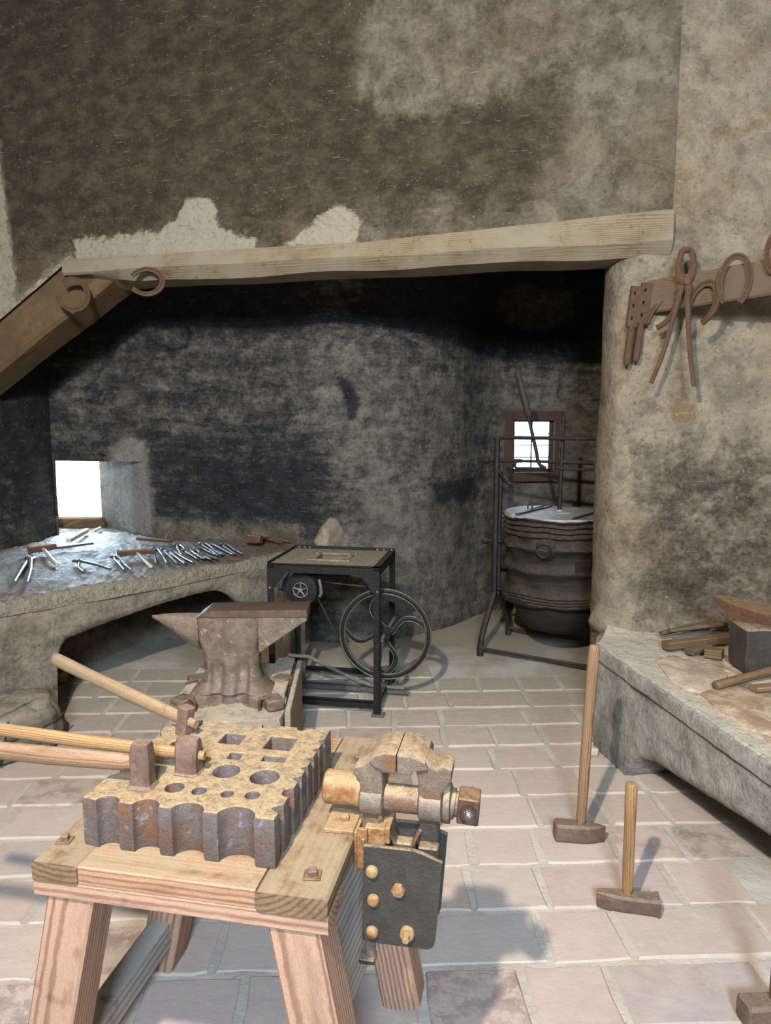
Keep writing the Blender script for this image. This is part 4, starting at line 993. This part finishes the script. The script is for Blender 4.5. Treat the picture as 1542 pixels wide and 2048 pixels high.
angle('lower_rail', (.004, 0, .07), (.004, Dp, .07), (0, 0, -1), (1, 0, 0), .030)
angle('lower_rail', (Wd-.004, 0, .07), (Wd-.004, Dp, .07), (0, 0, -1), (-1, 0, 0), .030, mat='greyiron')
angle('lower_rail', (.02, .26, .055), (.72, .26, .055), (0, 0, -1), (0, 1, 0), .030, mat='greyiron')
tr = MB(); tr.tube([(.03, .25, .215), (.15, .25, .212), (.42, .25, .092), (.52, .25, .066), (.70, .25, .064)], .012, 4, 1.6, up=(0, 1, 0)); tr.build('treadle_bar', 'greyiron', pf)
angle('inner_post', (.085, .30, .03), (.085, .30, .60), (1, 0, 0), (0, 1, 0), .028, mat='greyiron')
# blower drum
YM = lambda u, v, z: Matrix.Translation((u, v, z)) @ Matrix.Rotation(PI/2, 4, 'X')        # lathe axis towards the viewer side
bw = MB(); bw.lathe([(.0, -.10), (.085, -.10), (.093, -.09), (.093, -.012), (.088, 0), (.045, .004), (.040, -.006), (0, -.006)], 32, YM(.16, .075, .645)); bw = bw.build('blower_drum', 'black', pf, smooth=35)
rg = MB(); rg.tube([(.16+.040*math.cos(t*PI/16), .068, .645+.040*math.sin(t*PI/16)) for t in range(32)], .0042, 8, closed=True)
rg.build('intake_ring', 'wheelrim', bw, smooth=60)
for k in range(5):
    sp = MB(); a = 2*PI*k/5+.3; sp.tube([(.16, .069, .645), (.16+.039*math.cos(a), .069, .645+.039*math.sin(a))], .0045, 6); sp.build('intake_spoke', 'wheelrim', bw)
hb = MB(); hb.lathe([(.011, -.004), (.011, .006), (0, .008)], 12, YM(.16, .066, .645)); hb.build('hub', 'frame_light', bw)
gd = MB(); pts = [(.16+.108*math.cos(R(a)), 0, .650+.108*math.sin(R(a))) for a in range(100, 192, 6)]
gd.loft([[Vector((x, v, z)) for v in (.06, .16)]+[Vector((x*1+(.16-x)*.03, v, z+(.65-z)*.03)) for v in (.16, .06)] for x, _, z in pts]); gd.build('drum_guard', 'cut_steel', pf, smooth=40)
hn_ = MB(); hn_.box((.30, .20, .735), (.22, .16, .075), .01); hn_.build('air_duct', 'black', pf)
bk = MB(); bk.tube([(.255, .10, .70), (.268, .08, .67), (.272, .08, .63), (.262, .08, .61)], .010, 8); bk.build('bearing_bracket', 'greyiron', pf, smooth=50)
kn = MB(); kn.cyl((.043, .06, .650), (.060, .06, .650), .010, seg=10); kn.build('oil_cup', 'black', pf)
# flywheel
HC = Vector((.607, .15, .403)); RW = .248
fw = MB()
fw.tube([HC+Vector((RW*.955*math.cos(2*PI*k/64), 0, RW*.955*math.sin(2*PI*k/64))) for k in range(64)], .0155, 10, .75, up=(0, 1, 0), closed=True)
fw = fw.build('flywheel', 'black', pf, smooth=60)
for rr in (RW*1.005, RW*.90):
    e = MB(); e.tube([HC+Vector((rr*math.cos(2*PI*k/64), -.010, rr*math.sin(2*PI*k/64))) for k in range(64)], .0042, 6, closed=True); e.build('rim_edge', 'wheelrim', fw, smooth=60)
hubm = MB(); hubm.lathe([(.034, -.02), (.034, .022), (.030, .026), (.018, .026), (.018, .045), (0, .045)], 20, YM(*HC)); hubm.build('hub', 'black', fw, smooth=40)
for a in (12, 92, 172, 268):
    sp = MB(); pts = []; ww = []
    for k in range(11):
        f = k/10; ang = R(a+ (34*math.sin(f*PI)*(1-f*.3)) ); r = .02+(RW*.93-.02)*f
        pts.append(HC+Vector((r*math.cos(ang), 0, r*math.sin(ang)))); ww.append(.0125+.006*abs(f-.5)*2)
    sp.tube(pts, ww, 8, .7, up=(0, 1, 0)); sp.build('spoke', 'black', fw, smooth=60)
    for sgn in (-1, 1):
        ed = MB(); ed.tube([p+Vector((-sgn*math.sin(R(a))*w_*.95, -.008, sgn*math.cos(R(a))*w_*.95)) for p, w_ in list(zip(pts, ww))[1:]], .0022, 5); ed.build('spoke_edge', 'wheelrim', fw)
cw = MB(); ri = [HC+Vector((.185*math.cos(R(t)), 0, .185*math.sin(R(t)))) for t in range(40, 96, 6)]; ro = [HC+Vector((.232*math.cos(R(t)), 0, .232*math.sin(R(t)))) for t in range(40, 96, 6)]
cw.loft([[a+Vector((0, -.008, 0)), b+Vector((0, -.008, 0)), b+Vector((0, .012, 0)), a+Vector((0, .012, 0))] for a, b in zip(ri, ro)]); cw.build('counterweight', 'black', fw)
ax = MB(); ax.cyl(HC+Vector((0, -.12, 0)), HC+Vector((0, .33, 0)), .011, seg=12); ax.build('axle', 'greyiron', pf, smooth=40)
cr = MB(); cr.tube([HC+Vector((0, -.03, 0)), HC+Vector((-.01, -.035, -.05)), HC+Vector((-.03, -.02, -.16)), HC+Vector((-.03, .06, -.30))], .009, 8); cr.build('connecting_rod', 'greyiron', pf, smooth=50)
# belt around drum pulley and flywheel
PC = Vector((.232, .15, .648)); RP = .030; D = HC-PC; d = math.hypot(D.x, D.z); base = math.atan2(D.z, D.x); al = math.acos((RP-RW)/d)
bp_ = [HC+Vector((RW*math.cos(base+al-(2*al)*0+t), 0, RW*math.sin(base+al+t))) for t in [-(2*al)*k/24 for k in range(25)]]
bp_ += [PC+Vector((RP*math.cos(base-al-t), 0, RP*math.sin(base-al-t))) for t in [(2*PI-2*al)*k/8 for k in range(9)]]
bt = MB(); rings = []; n = len(bp_)
bt.tube([Vector((p.x, .150, p.z)) for p in bp_], .0045, 6, 2.2, up=(0, 1, 0), closed=True); bt.build('drive_belt', 'leather', pf)
pu = MB(); pu.lathe([(0, -.02), (RP, -.02), (RP*.9, 0), (RP, .02), (0, .02)], 18, YM(*PC)); pu.build('pulley', 'black', pf, smooth=40)

# ------------------------------------------------------------------ round bellows in its iron frame
bw = thing('round_bellows', 'large round pleated leather bellows hanging in a tall iron frame by the small window', 'bellows', (.76, 4.78, 0), -30)
CX = .425; RB_ = .355
def fold():
    prof = [(.350, .945), (.363, .938), (.360, .930), (.338, .921), (.362, .910), (.364, .902), (.336, .892), (.358, .880), (.362, .870), (.340, .858), (.356, .846), (.360, .835), (.335, .822), (.340, .800),
            (.352, .775), (.366, .765), (.368, .755), (.352, .745), (.338, .72), (.330, .69), (.336, .65), (.350, .625), (.358, .612), (.356, .602), (.336, .585), (.330, .555), (.338, .51), (.352, .475),
            (.362, .462), (.352, .452), (.360, .443), (.350, .433), (.358, .424), (.348, .414), (.354, .404), (.340, .388), (.30, .378)]
    mb = MB(); seg = 96; vs = []
    for r, z in prof:
        row = []
        for k in range(seg):
            a = 2*PI*k/seg; w = Vector((math.cos(a)*3, math.sin(a)*3, z*5))
            dr = .010*fbm(w, 1.1, 3)+.004*math.sin(a*9+z*30); dz = .010*fbm(w+Vector((9, 3, 1)), .9, 3)+.004*math.sin(a*5+z*11)
            row.append(mb.bm.verts.new((CX+(r+dr)*math.cos(a), (r+dr)*math.sin(a), z+dz)))
        vs.append(row)
    for A_, B_ in zip(vs, vs[1:]):
        for k in range(seg): mb.bm.faces.new((A_[k], A_[(k+1) % seg], B_[(k+1) % seg], B_[k]))
    mb.bm.faces.new(vs[-1]); return mb
fold().build('leather_body', 'leather', bw, smooth=70)
ld = MB(); ld.lathe([(0, .935), (.352, .935), (.355, .945), (.352, .952), (0, .954)], 48, Matrix.Translation((CX, 0, 0))); ld.build('lid', 'lid', bw, smooth=35)
for x, w in ((-.20, .012), (.17, .012)):
    h = math.sqrt(max(0, .33**2-x*x)); o = beam('lid_batten', 'darkwood', bw, (CX+x, -h, .958), (CX+x+.06, h, .958), .022, .010, bevel=.002)
pc = MB(); pc.prism([(CX+.345*math.cos(R(t)), .345*math.sin(R(t))) for t in range(125, 236, 6)], .007, (), 0, Matrix.Translation((0, 0, .9535))); pc.build('lid_board', 'lid', bw)
pp = MB(); pp.lathe([(0, 0), (.075, 0), (.07, .006), (.02, .010), (.018, .02), (0, .02)], 24, Matrix.Translation((CX, 0, .953))); pp.build('rod_plate', 'lid', bw, smooth=35)
kb = MB(); kb.tube([(CX-.22, .02, .96), (CX-.22, .02, .985), (CX-.205, .02, .992), (CX-.19, .02, .985), (CX-.19, .02, .96)], .005, 6); kb.build('lid_ring', 'bframe', bw)
bb = MB(); bb.lathe([(0, .20), (.20, .20), (.255, .27), (.285, .36), (.29, .385), (0, .385)], 40, Matrix.Translation((CX, 0, 0))); bb.rough(.01, 6); bb.build('lower_bag', 'leather', bw, smooth=60)
# nozzle ring faces the shop
ND = Matrix.Rotation(R(30), 3, 'Z') @ Vector((-.165, -.32, 0)).normalized()
nz = Matrix.Translation(Vector((CX, 0, .762))+ND*.340) @ ND.to_track_quat('Z', 'Y').to_matrix().to_4x4()
rr = MB(); rr.lathe([(.046, 0), (.048, .035), (.042, .040), (.036, .036), (.036, -.02), (0, -.02)], 24, nz); rr.build('air_nozzle', 'bframe', bw, smooth=40)
lp = MB(); lp.lathe([(.085, -.025), (.07, .0), (.045, .022), (.041, .024)], 24, nz); lp.build('nozzle_collar', 'leather', bw, smooth=60)
pa = MB(); q = nz.copy(); pa.box((CX-.02+.25, -.262, .655), (.10, .012, .11), .003, rot=(0, 0, R(42))); pa.build('leather_patch', 'leather', bw)
def rod(name, pts, r, mat='bframe', seg=8): mb = MB(); (mb.tube if len(pts) < 3 else mb.stube)(pts, r, seg); return mb.build(name, mat, bw, smooth=50)
for x0, s in ((0, 1), (.86, -1)):
    for v in (-.035, .035):
        rod('post', [(x0, v, 1.43 if v < 0 else 1.20), (x0, v, .42), (x0, v*1.1, .37), (x0, v*3.6, .27), (x0, v*6.6, .14), (x0, v*7.5, .06), (x0, v*7.6, .0)], [.019]*2+[.020]*4+[.022], seg=6)
    rod('pin', [(x0-s*.09, 0, .725), (x0+s*.10, 0, .73)], .012); rod('pin', [(x0-s*.04, 0, .395), (x0+s*.10, 0, .40)], .012)
    ck = MB(); ck.lathe([(0, -.02), (.022, -.02), (.024, 0), (.022, .02), (0, .02)], 12, Matrix.Translation((x0-s*.085, 0, .725)) @ Matrix.Rotation(PI/2, 4, 'Y')); ck.build('pin_knob', 'bframe', bw, smooth=40)
rod('cross_rod', [(-.03, -.035, 1.433), (.87, -.035, 1.433)], .0125)
rod('cross_rod', [(-.09, 0, 1.275), (.16, 0, 1.28)], .0135); rod('cross_rod', [(.34, 0, 1.28), (.90, 0, 1.282)], .0135); rod('cross_rod', [(.13, 0, 1.28), (.40, 0, 1.28)], .010)
rod('crank_loop', [(.13, -.02, 1.285), (.128, -.02, 1.236), (.20, -.02, 1.234), (.33, -.02, 1.236)], .009); rod('crank_loop', [(.41, -.02, 1.283), (.416, -.02, 1.243), (.63, -.02, 1.241), (.643, -.02, 1.28)], .009)
kb = MB(); kb.lathe([(0, -.025), (.022, -.02), (.025, 0), (.022, .02), (0, .025)], 12, Matrix.Translation((-.085, 0, 1.275)) @ Matrix.Rotation(PI/2, 4, 'Y')); kb.build('end_knob', 'bframe', bw, smooth=50)
rod('brace', [(.0, -.03, 1.26), (.025, -.02, 1.19), (.06, .02, 1.13), (.09, .035, 1.12)], .010)
rod('lift_rod', [(CX+.006, 0, 1.57), (CX, 0, .96)], .014)
rod('foot_rod', [(-.02, -.265, .05), (.90, -.265, .05)], .011); rod('foot_rod', [(-.02, .265, .05), (.90, .265, .05)], .011)
rod('lever_shank', [(.205, -.02, 1.575), (.262, -.02, 1.36), (.285, -.02, 1.27), (.33, -.02, 1.235)], [.011, .013, .012, .014])
lv = MB(); lv.tube([(.122, -.02, 1.86), (.126, -.02, 1.85), (.150, -.02, 1.77), (.185, -.02, 1.65), (.205, -.02, 1.585), (.208, -.02, 1.572)], [.018, .021, .024, .026, .024, .014], 8, .7, up=(0, 1, 0)); lv.build('lever_handle', 'darkwood', bw, smooth=50)

# ------------------------------------------------------------------ horseshoes, tongs and board on the wall
wb = beam('wall_board', 'board', None, (1.235, 3.435, 2.118), (1.93, 2.83, 2.160), .055, .15, bevel=.008, cuts=20, wob=.004); tag(wb, 'old split board holding horseshoes, fixed at the right-hand pillar', 'board')
def shoe_mesh(w=.066, l=.155, seed=0):
    """branches towards -Y, toe at +Y, lying in XY"""
    path = []
    for k in range(21):
        t = -1+2*k/20; a = t*R(146)
        path.append(Vector((w*math.sin(a)*(1.0 if abs(t) < .6 else 1-.10*(abs(t)-.6)/.4), l*.5*math.cos(a)*1.05, 0)))
    mb = MB(); rings = []
    for i, p in enumerate(path):
        d = (path[min(i+1, 20)]-path[max(i-1, 0)]).normalized(); n = Vector((-d.y, d.x, 0)); f = abs(i-10)/10
        b = .0145-.003*f; h = .0065
        rings.append([p+n*b+Vector((0, 0, -h)), p-n*b*.9+Vector((0, 0, -h)), p-n*b+Vector((0, 0, h*.8)), p-n*b*.35+Vector((0, 0, h)), p-n*b*.2+Vector((0, 0, h*.3)), p+n*b*.2+Vector((0, 0, h*.3)), p+n*b*.35+Vector((0, 0, h)), p+n*b+Vector((0, 0, h*.8))])
    mb.loft(rings); mb.rough(.0012, 40, seed)
    bmesh.ops.recalc_face_normals(mb.bm, faces=mb.bm.faces[:]); me = bpy.data.meshes.new('horseshoe'); mb.bm.to_mesh(me); mb.bm.free(); me.materials.append(M['rust_shoe']); return me
M['rust_shoe'] = iron('horseshoe_rust', (98, 74, 54), (70, 52, 38), (124, 82, 50), (150, 126, 98), .5, .75, .1, .5, 2)
def shoe(label, c, toe, nrm, w=.066, l=.155, seed=0, grp='horseshoes hung on the timbers'):
    y = Vector(toe).normalized(); z = Vector(nrm); z = (z-y*z.dot(y)).normalized(); x = y.cross(z)
    m = Matrix((x, y, z)).transposed().to_4x4(); m.translation = c
    o = link('horseshoe', shoe_mesh(w, l, seed), None, None, m); return tag(o, label, 'horseshoe', grp)
shoe('rusty horseshoe hanging before the diagonal brace, opening to the left', LW(.150, -.085, 2.235), (.90, .1, -.40), (.30, -1, -.2), .082, .160, 1)
shoe('rusty horseshoe on the lintel underside, right of the brace', LW(.605, -.085, 2.282), (1, .1, .05), (.25, -1, .25), .070, .165, 2)
shoe('rusty horseshoe tilted edge-on behind the left rein of the hanging tongs', (1.268, 3.345, 2.035), (.55, -.05, .75), (-.7, -.62, .35), .052, .165, 3)
shoe('dusty horseshoe hanging just right of the hanging tongs', (1.398, 3.225, 2.055), (.25, -.2, .90), (-.8, -.60, .1), .062, .175, 4)
shoe('narrow rusty horseshoe standing upright, alone on the right-hand board', (1.492, 3.140, 2.135), (.06, -.02, 1), (-.45, -.9, .1), .058, .20, 5)
shoe('rusty horseshoe highest on the board, cut by the right picture edge', (1.642, 3.030, 2.235), (.1, 0, 1), (-.45, -.9, .1), .068, .20, 6)
tg = thing('hanging_tongs', 'long rusty blacksmith tongs hanging jaws up over the right-hand board', 'tongs', (1.335, 3.27, 1.70))
def tp(*pts): return [Vector((x-1.335, y-3.27, z-1.70)) for x, y, z in pts]
a = MB(); a.stube(tp((1.345, 3.272, 2.300), (1.318, 3.272, 2.294), (1.305, 3.27, 2.25), (1.303, 3.268, 2.20), (1.322, 3.262, 2.165), (1.343, 3.255, 2.145), (1.343, 3.25, 2.07), (1.353, 3.25, 1.944), (1.370, 3.25, 1.814), (1.391, 3.25, 1.699)), [.014, .014, .015, .016, .022, .018, .013, .0115, .0105, .010], 8, .8); a.build('rein', 'rust_shoe', tg, smooth=50)
a = MB(); a.stube(tp((1.333, 3.282, 2.300), (1.360, 3.282, 2.292), (1.371, 3.28, 2.245), (1.368, 3.278, 2.19), (1.340, 3.275, 2.155), (1.318, 3.272, 2.13), (1.311, 3.272, 2.09), (1.289, 3.272, 1.996), (1.254, 3.272, 1.851), (1.205, 3.272, 1.715)), [.014, .014, .015, .016, .022, .018, .013, .0115, .0105, .010], 8, .8); a.build('rein', 'rust_shoe', tg, smooth=50)
a = MB(); a.lathe([(.016, 0), (.014, .008), (0, .011)], 12, Matrix.Translation(tp((1.332, 3.245, 2.155))[0]) @ Matrix.Rotation(PI/2, 4, 'X')); a.build('rivet', 'rust', tg, smooth=40)
def hinge(label, x, ztop, lean, seed):
    t = thing('perforated_bar', label, 'iron tool', (x, 3.405, ztop-.36), 0, 'two handled bars on the pillar')
    m = Matrix.Rotation(R(lean), 4, 'Y')
    b = MB(); b.prism([(-.024, .175), (.024, .175), (.024, .362), (-.024, .362)], .022, [rect(.0-.006, z, .009, .015) for z in (.215, .272, .328)], .002, m @ UZ(.011)); b.build('blade', 'rust_shoe', t, smooth=30)
    b = MB(); b.tube([m @ Vector(p) for p in ((0, 0, .002), (0, 0, .01), (0, 0, .05), (0, 0, .12), (0, 0, .18))], [.010, .016, .018, .0165, .015], 12); b.build('grip', 'rust_shoe', t, smooth=50)
hinge('left of two brown perforated bars with round grips hung on the pillar', 1.134, 2.163, 5, 1)
hinge('right of two brown perforated bars with round grips, beside the board end', 1.176, 2.178, 6, 2)

# ------------------------------------------------------------------ tools on the masonry forge
TZ = .722
def tongs(label, a, b, spread=.035, r=.0075, cross=.16, mat='hammered', seed=0, name='tongs', grp='tongs laid along the forge table'):
    """flat-lying tongs: jaws at a, rein ends round b"""
    a = Vector((*a, 0)); b = Vector((*b, 0)); L = (b-a).length; t = thing(name, label, 'tongs', (a.x, a.y, TZ), 0, grp)
    d = (b-a)/L; n = Vector((-d.y, d.x, 0)); rng = random.Random(seed)
    for s in (-1, 1):
        w = spread*(.5+rng.random()*.2)
        P = [d*0+n*s*.012*-1, d*L*.05+n*s*-.020, d*L*cross*.7+n*s*-.014, d*L*cross+n*s*.004, d*L*(cross+.12)+n*s*.014, d*L*.6+n*s*w*.8, d*L*(.97+.03*s)+n*s*w]
        P = [p+Vector((0, 0, .004+.006*(s > 0 and 2 <= i <= 4))) for i, p in enumerate(P)]
        mb = MB(); mb.stube(P, [r*.9, r*1.1, r*1.5, r*1.6, r*1.1, r, r*.9], 7); mb.build('rein', mat, t, smooth=50)
    mb = MB(); mb.lathe([(.012, 0), (.010, .012), (0, .016)], 10, Matrix.Translation(d*L*cross+Vector((0, 0, .008)))); mb.build('rivet', mat, t, smooth=40)
    return t
tongs('tongs at the far left end of the forge table, reins towards the front edge', (-2.148, 4.233), (-1.86, 3.53), .05, .010, seed=1)
tongs('open tongs lying alone between the left hammer and the table hollow', (-1.83, 4.127), (-1.58, 3.83), .10, .0075, seed=2)
tongs('small tongs just left of the hammer with pale handle', (-1.66, 4.264), (-1.42, 3.84), .03, .0075, seed=3)
ROW = [((-1.501, 4.567), (-1.294, 4.04)), ((-1.438, 4.531), (-1.177, 4.026)), ((-1.382, 4.444), (-1.136, 4.054)), ((-1.399, 4.697), (-1.194, 4.233)), ((-1.284, 4.479), (-1.102, 4.171)), ((-1.242, 4.479), (-1.073, 4.187)),
       ((-1.227, 4.531), (-1.05, 4.264)), ((-1.158, 4.328), (-1.015, 4.156)), ((-1.247, 4.735), (-1.018, 4.312)), ((-1.199, 4.716), (-.971, 4.296)), ((-1.093, 4.697), (-.907, 4.328))]
ORD = ['first', 'second', 'third', 'fourth', 'fifth', 'sixth', 'seventh', 'eighth', 'ninth', 'tenth', 'eleventh']
for i, (a, b) in enumerate(ROW):
    tongs(f'{ORD[i]} pair from the left in the long row of tongs on the forge', a, b, .030+.02*(i % 3 == 0), .0075, seed=10+i)
tongs('dark tongs at the right end of the forge, behind the square hammer', (-.957, 5.0), (-.669, 4.755), .045, .008, mat='rust', seed=40)
def table_hammer(label, ha, hb, p0, p1, w, mat, hr=.013, z=.03, grp='hammers on the forge table'):
    ha, hb = Vector((*ha, 0)), Vector((*hb, 0)); c = (ha+hb)/2; ax = (hb-ha); hd = Vector((p1[0]-p0[0], p1[1]-p0[1], -.03))
    return hammer('hammer', label, (c.x, c.y, TZ+w/2+.004), hd, hd.length, hr, dict(len=ax.length, w=w, d=w, kind='drift'), hup=ax, mat=mat, hmat='rust', proud=.004, group=grp)
table_hammer('square-headed hammer with pale handle beside the far left wall on the forge', (-2.245, 4.43), (-2.085, 4.40), (-2.165, 4.41), (-1.886, 4.012), .042, 'sillwood')
table_hammer('hammer with pale handle at the left end of the tongs row', (-1.60, 4.21), (-1.46, 4.38), (-1.52, 4.296), (-1.337, 4.012), .034, 'sillwood')
table_hammer('boxy rusty hammer head at the right end of the forge table', (-.925, 4.72), (-.83, 4.69), (-.87, 4.705), (-.80, 4.93), .060, 'rust')
def stick(name, label, cat, a, b, w, h, mat, z=TZ): o = beam(name, mat, None, (*a, z+h/2), (*b, z+h/2+.004), w, h, bevel=.004, cuts=4, wob=.002); return tag(o, label, cat)
stick('wooden_stick', 'thick pale stick in front of the bright forge window', 'stick', (-2.152, 4.755), (-2.20, 5.17), .034, .03, 'sillwood')
stick('wooden_stick', 'thin short pale stick on the sill of the forge window', 'stick', (-2.165, 5.20), (-2.175, 5.36), .018, .016, 'sillwood')
stick('chisel_bar', 'flat iron bar lying before the forge window', 'iron bar', (-2.142, 4.514), (-1.954, 4.678), .028, .016, 'hammered')
stick('chisel_bar', 'dark rusty flat bar lying behind the row of tongs', 'iron bar', (-1.722, 4.874), (-1.447, 4.735), .030, .018, 'rust')
rg = MB(); rg.tube([(.022*math.cos(2*PI*k/20), .022*math.sin(2*PI*k/20), 0) for k in range(20)], .006, 8, closed=True)
tag(rg.build('iron_ring', 'hammered', None, Matrix.Translation((-1.472, 4.774, TZ+.027)) @ Matrix.Rotation(R(75), 4, 'X') , smooth=50), 'small iron ring standing on edge among the tongs', 'ring')

# ------------------------------------------------------------------ things on the stone bench
SZ = BT+.022
sk = thing('stake_anvil', 'small rusty stake anvil with upturned beak on the masonry bench', 'stake anvil', (1.54, 2.84, SZ))
b = MB(); b.box((-.01, 0, .095), (.15, .16, .19), .008, taper=(1.05, 1.0)); b.sub(2); b.rough(.004, 20); b.build('body', 'plate', sk, smooth=40)
b = MB(); rings = []
for f, hw, hh, z in ((0, .014, .016, .270), (.08, .030, .034, .256), (.25, .066, .062, .228), (.50, .088, .080, .205), (.8, .092, .085, .190), (1, .088, .080, .180)):
    p = Vector((-.135+.42*f, .135-.22*f, z)); n = Vector((.46, .89, 0)); rings.append([p+n*hw+Vector((0, 0, hh*.5)), p-n*hw+Vector((0, 0, hh*.3)), p-n*hw*.8+Vector((0, 0, -hh*.9)), p+n*hw*.8+Vector((0, 0, -hh*.9))])
b.loft(rings); b.sub(1); b.rough(.004, 18, 2); b.build('beak', 'rust', sk, smooth=35)
bxo = MB().box((0, 0, .04), (.10, .08, .08), .006); bxo.sub(1); bxo.rough(.004, 20)
tag(bxo.build('iron_wedge', 'rust', None, Matrix.Translation((1.72, 2.92, SZ+.20)) @ Matrix.Rotation(.3, 4, 'Z')), 'dark rusty wedge lying on the stake anvil at the picture edge', 'wedge')
tongs_b = thing('flat_tongs', 'grey-brown flat tongs lying behind the stake anvil on the bench', 'tongs', (1.30, 3.24, SZ))
for pts, rr_ in (([(0, .01, .022), (.12, .07, .028), (.26, .13, .03)], [.011, .012, .014]), ([(.03, -.01, .040), (.16, .03, .044), (.34, .09, .046)], [.010, .012, .016])):
    b = MB(); b.tube(pts, rr_, 8, 1.4); b.build('rein', 'board', tongs_b, smooth=50)
stick('wooden_batten', 'flat brown wooden batten lying under the tongs on the bench', 'batten', (1.262, 3.10), (1.60, 3.20), .055, .035, 'handle_grey', SZ-.004)
stick('wooden_wedge', 'small stepped wooden offcut beside the stake anvil', 'wood offcut', (1.34, 3.03), (1.45, 3.10), .05, .022, 'board', SZ-.004)
stick('wooden_offcut', 'dark short wooden offcut touching the stake anvil foot', 'wood offcut', (1.40, 3.0), (1.455, 2.96), .06, .04, 'handle_grey', SZ-.004)
hammer('hammer', 'rounded wooden hammer handle jutting over the bench edge below the stake anvil', (1.70, 2.80, SZ+.035), (-.43, -.165, -.03), .46, .021, dict(len=.12, w=.05, d=.05, kind='sledge'), hup=(-.3, 1, 0), mat='handle_grey')
stick('wooden_stave', 'tapering wooden stave under the round handle at the picture edge', 'stave', (1.40, 2.60), (1.75, 2.66), .05, .018, 'handle_dark', SZ-.002)

# ------------------------------------------------------------------ odds and ends on the floor
lb = thing('leather_bag', 'crumpled grey leather bag slumped at the foot of the forge pier', 'bag', (-1.80, 3.10, 0), 45)
b = MB(); bmesh.ops.create_icosphere(b.bm, subdivisions=5, radius=1)
for v in b.bm.verts:
    p = v.co.copy(); sg = lambda t, e: math.copysign(abs(t)**e, t)
    q = Vector((sg(p.x, .62)*.31, sg(p.y, .66)*.135, max(0, sg(p.z, .55)*.125+.115)))
    q.z += .05*clamp((q.x+.1)/.3)*(q.z/.26); q.x += .05*noise.noise(p*1.3); q.y += .04*noise.noise(p*1.5+Vector((4, 0, 0)))
    t = q.x*.8+q.y*.6; cr = math.exp(-((t-.02-.05*math.sin(q.z*9))/.012)**2)+.8*math.exp(-((q.x*.5-q.y+.02)/.010)**2)   # creases
    q -= p*.016*cr; q += p*.010*noise.noise(p*4); q.z = max(.002, q.z); v.co = q
b.build('hide', 'sack', lb, smooth=70)
b = MB(); b.tube([(-.02, -.140, .03), (.0, -.142, .10), (.03, -.125, .20), (.06, -.04, .240), (.08, .06, .240)], .006, 6); b.build('seam', 'leather', lb, smooth=50)
b = MB(); b.tube([(.0, -.142, .12), (.12, -.140, .13), (.22, -.130, .15), (.30, -.07, .16)], .005, 6); b.build('stitching', 'leather', lb, smooth=50)
b = MB(); b.prism([(-.04, -.05), (.035, -.045), (.045, .03), (.01, .055), (-.035, .04)], .085, (), .004); o = b.build('wooden_block', 'handle', None, Matrix.Translation((-1.93, 4.06, .002)) @ Matrix.Rotation(R(20), 4, 'X') @ Matrix.Rotation(.4, 4, 'Z')); o.location.z = .016; tag(o, 'small orange-brown wooden block lying under the forge arch', 'wood block')
b = MB(); b.box((0, 0, .02), (.05, .035, .04), .008); b.sub(1); b.rough(.006, 30); tag(b.build('brick_chip', 'paver', None, Matrix.Translation((.965, 3.13, .0))), 'small terracotta chip lying against the bench corner by the tall sledge', 'brick chip')
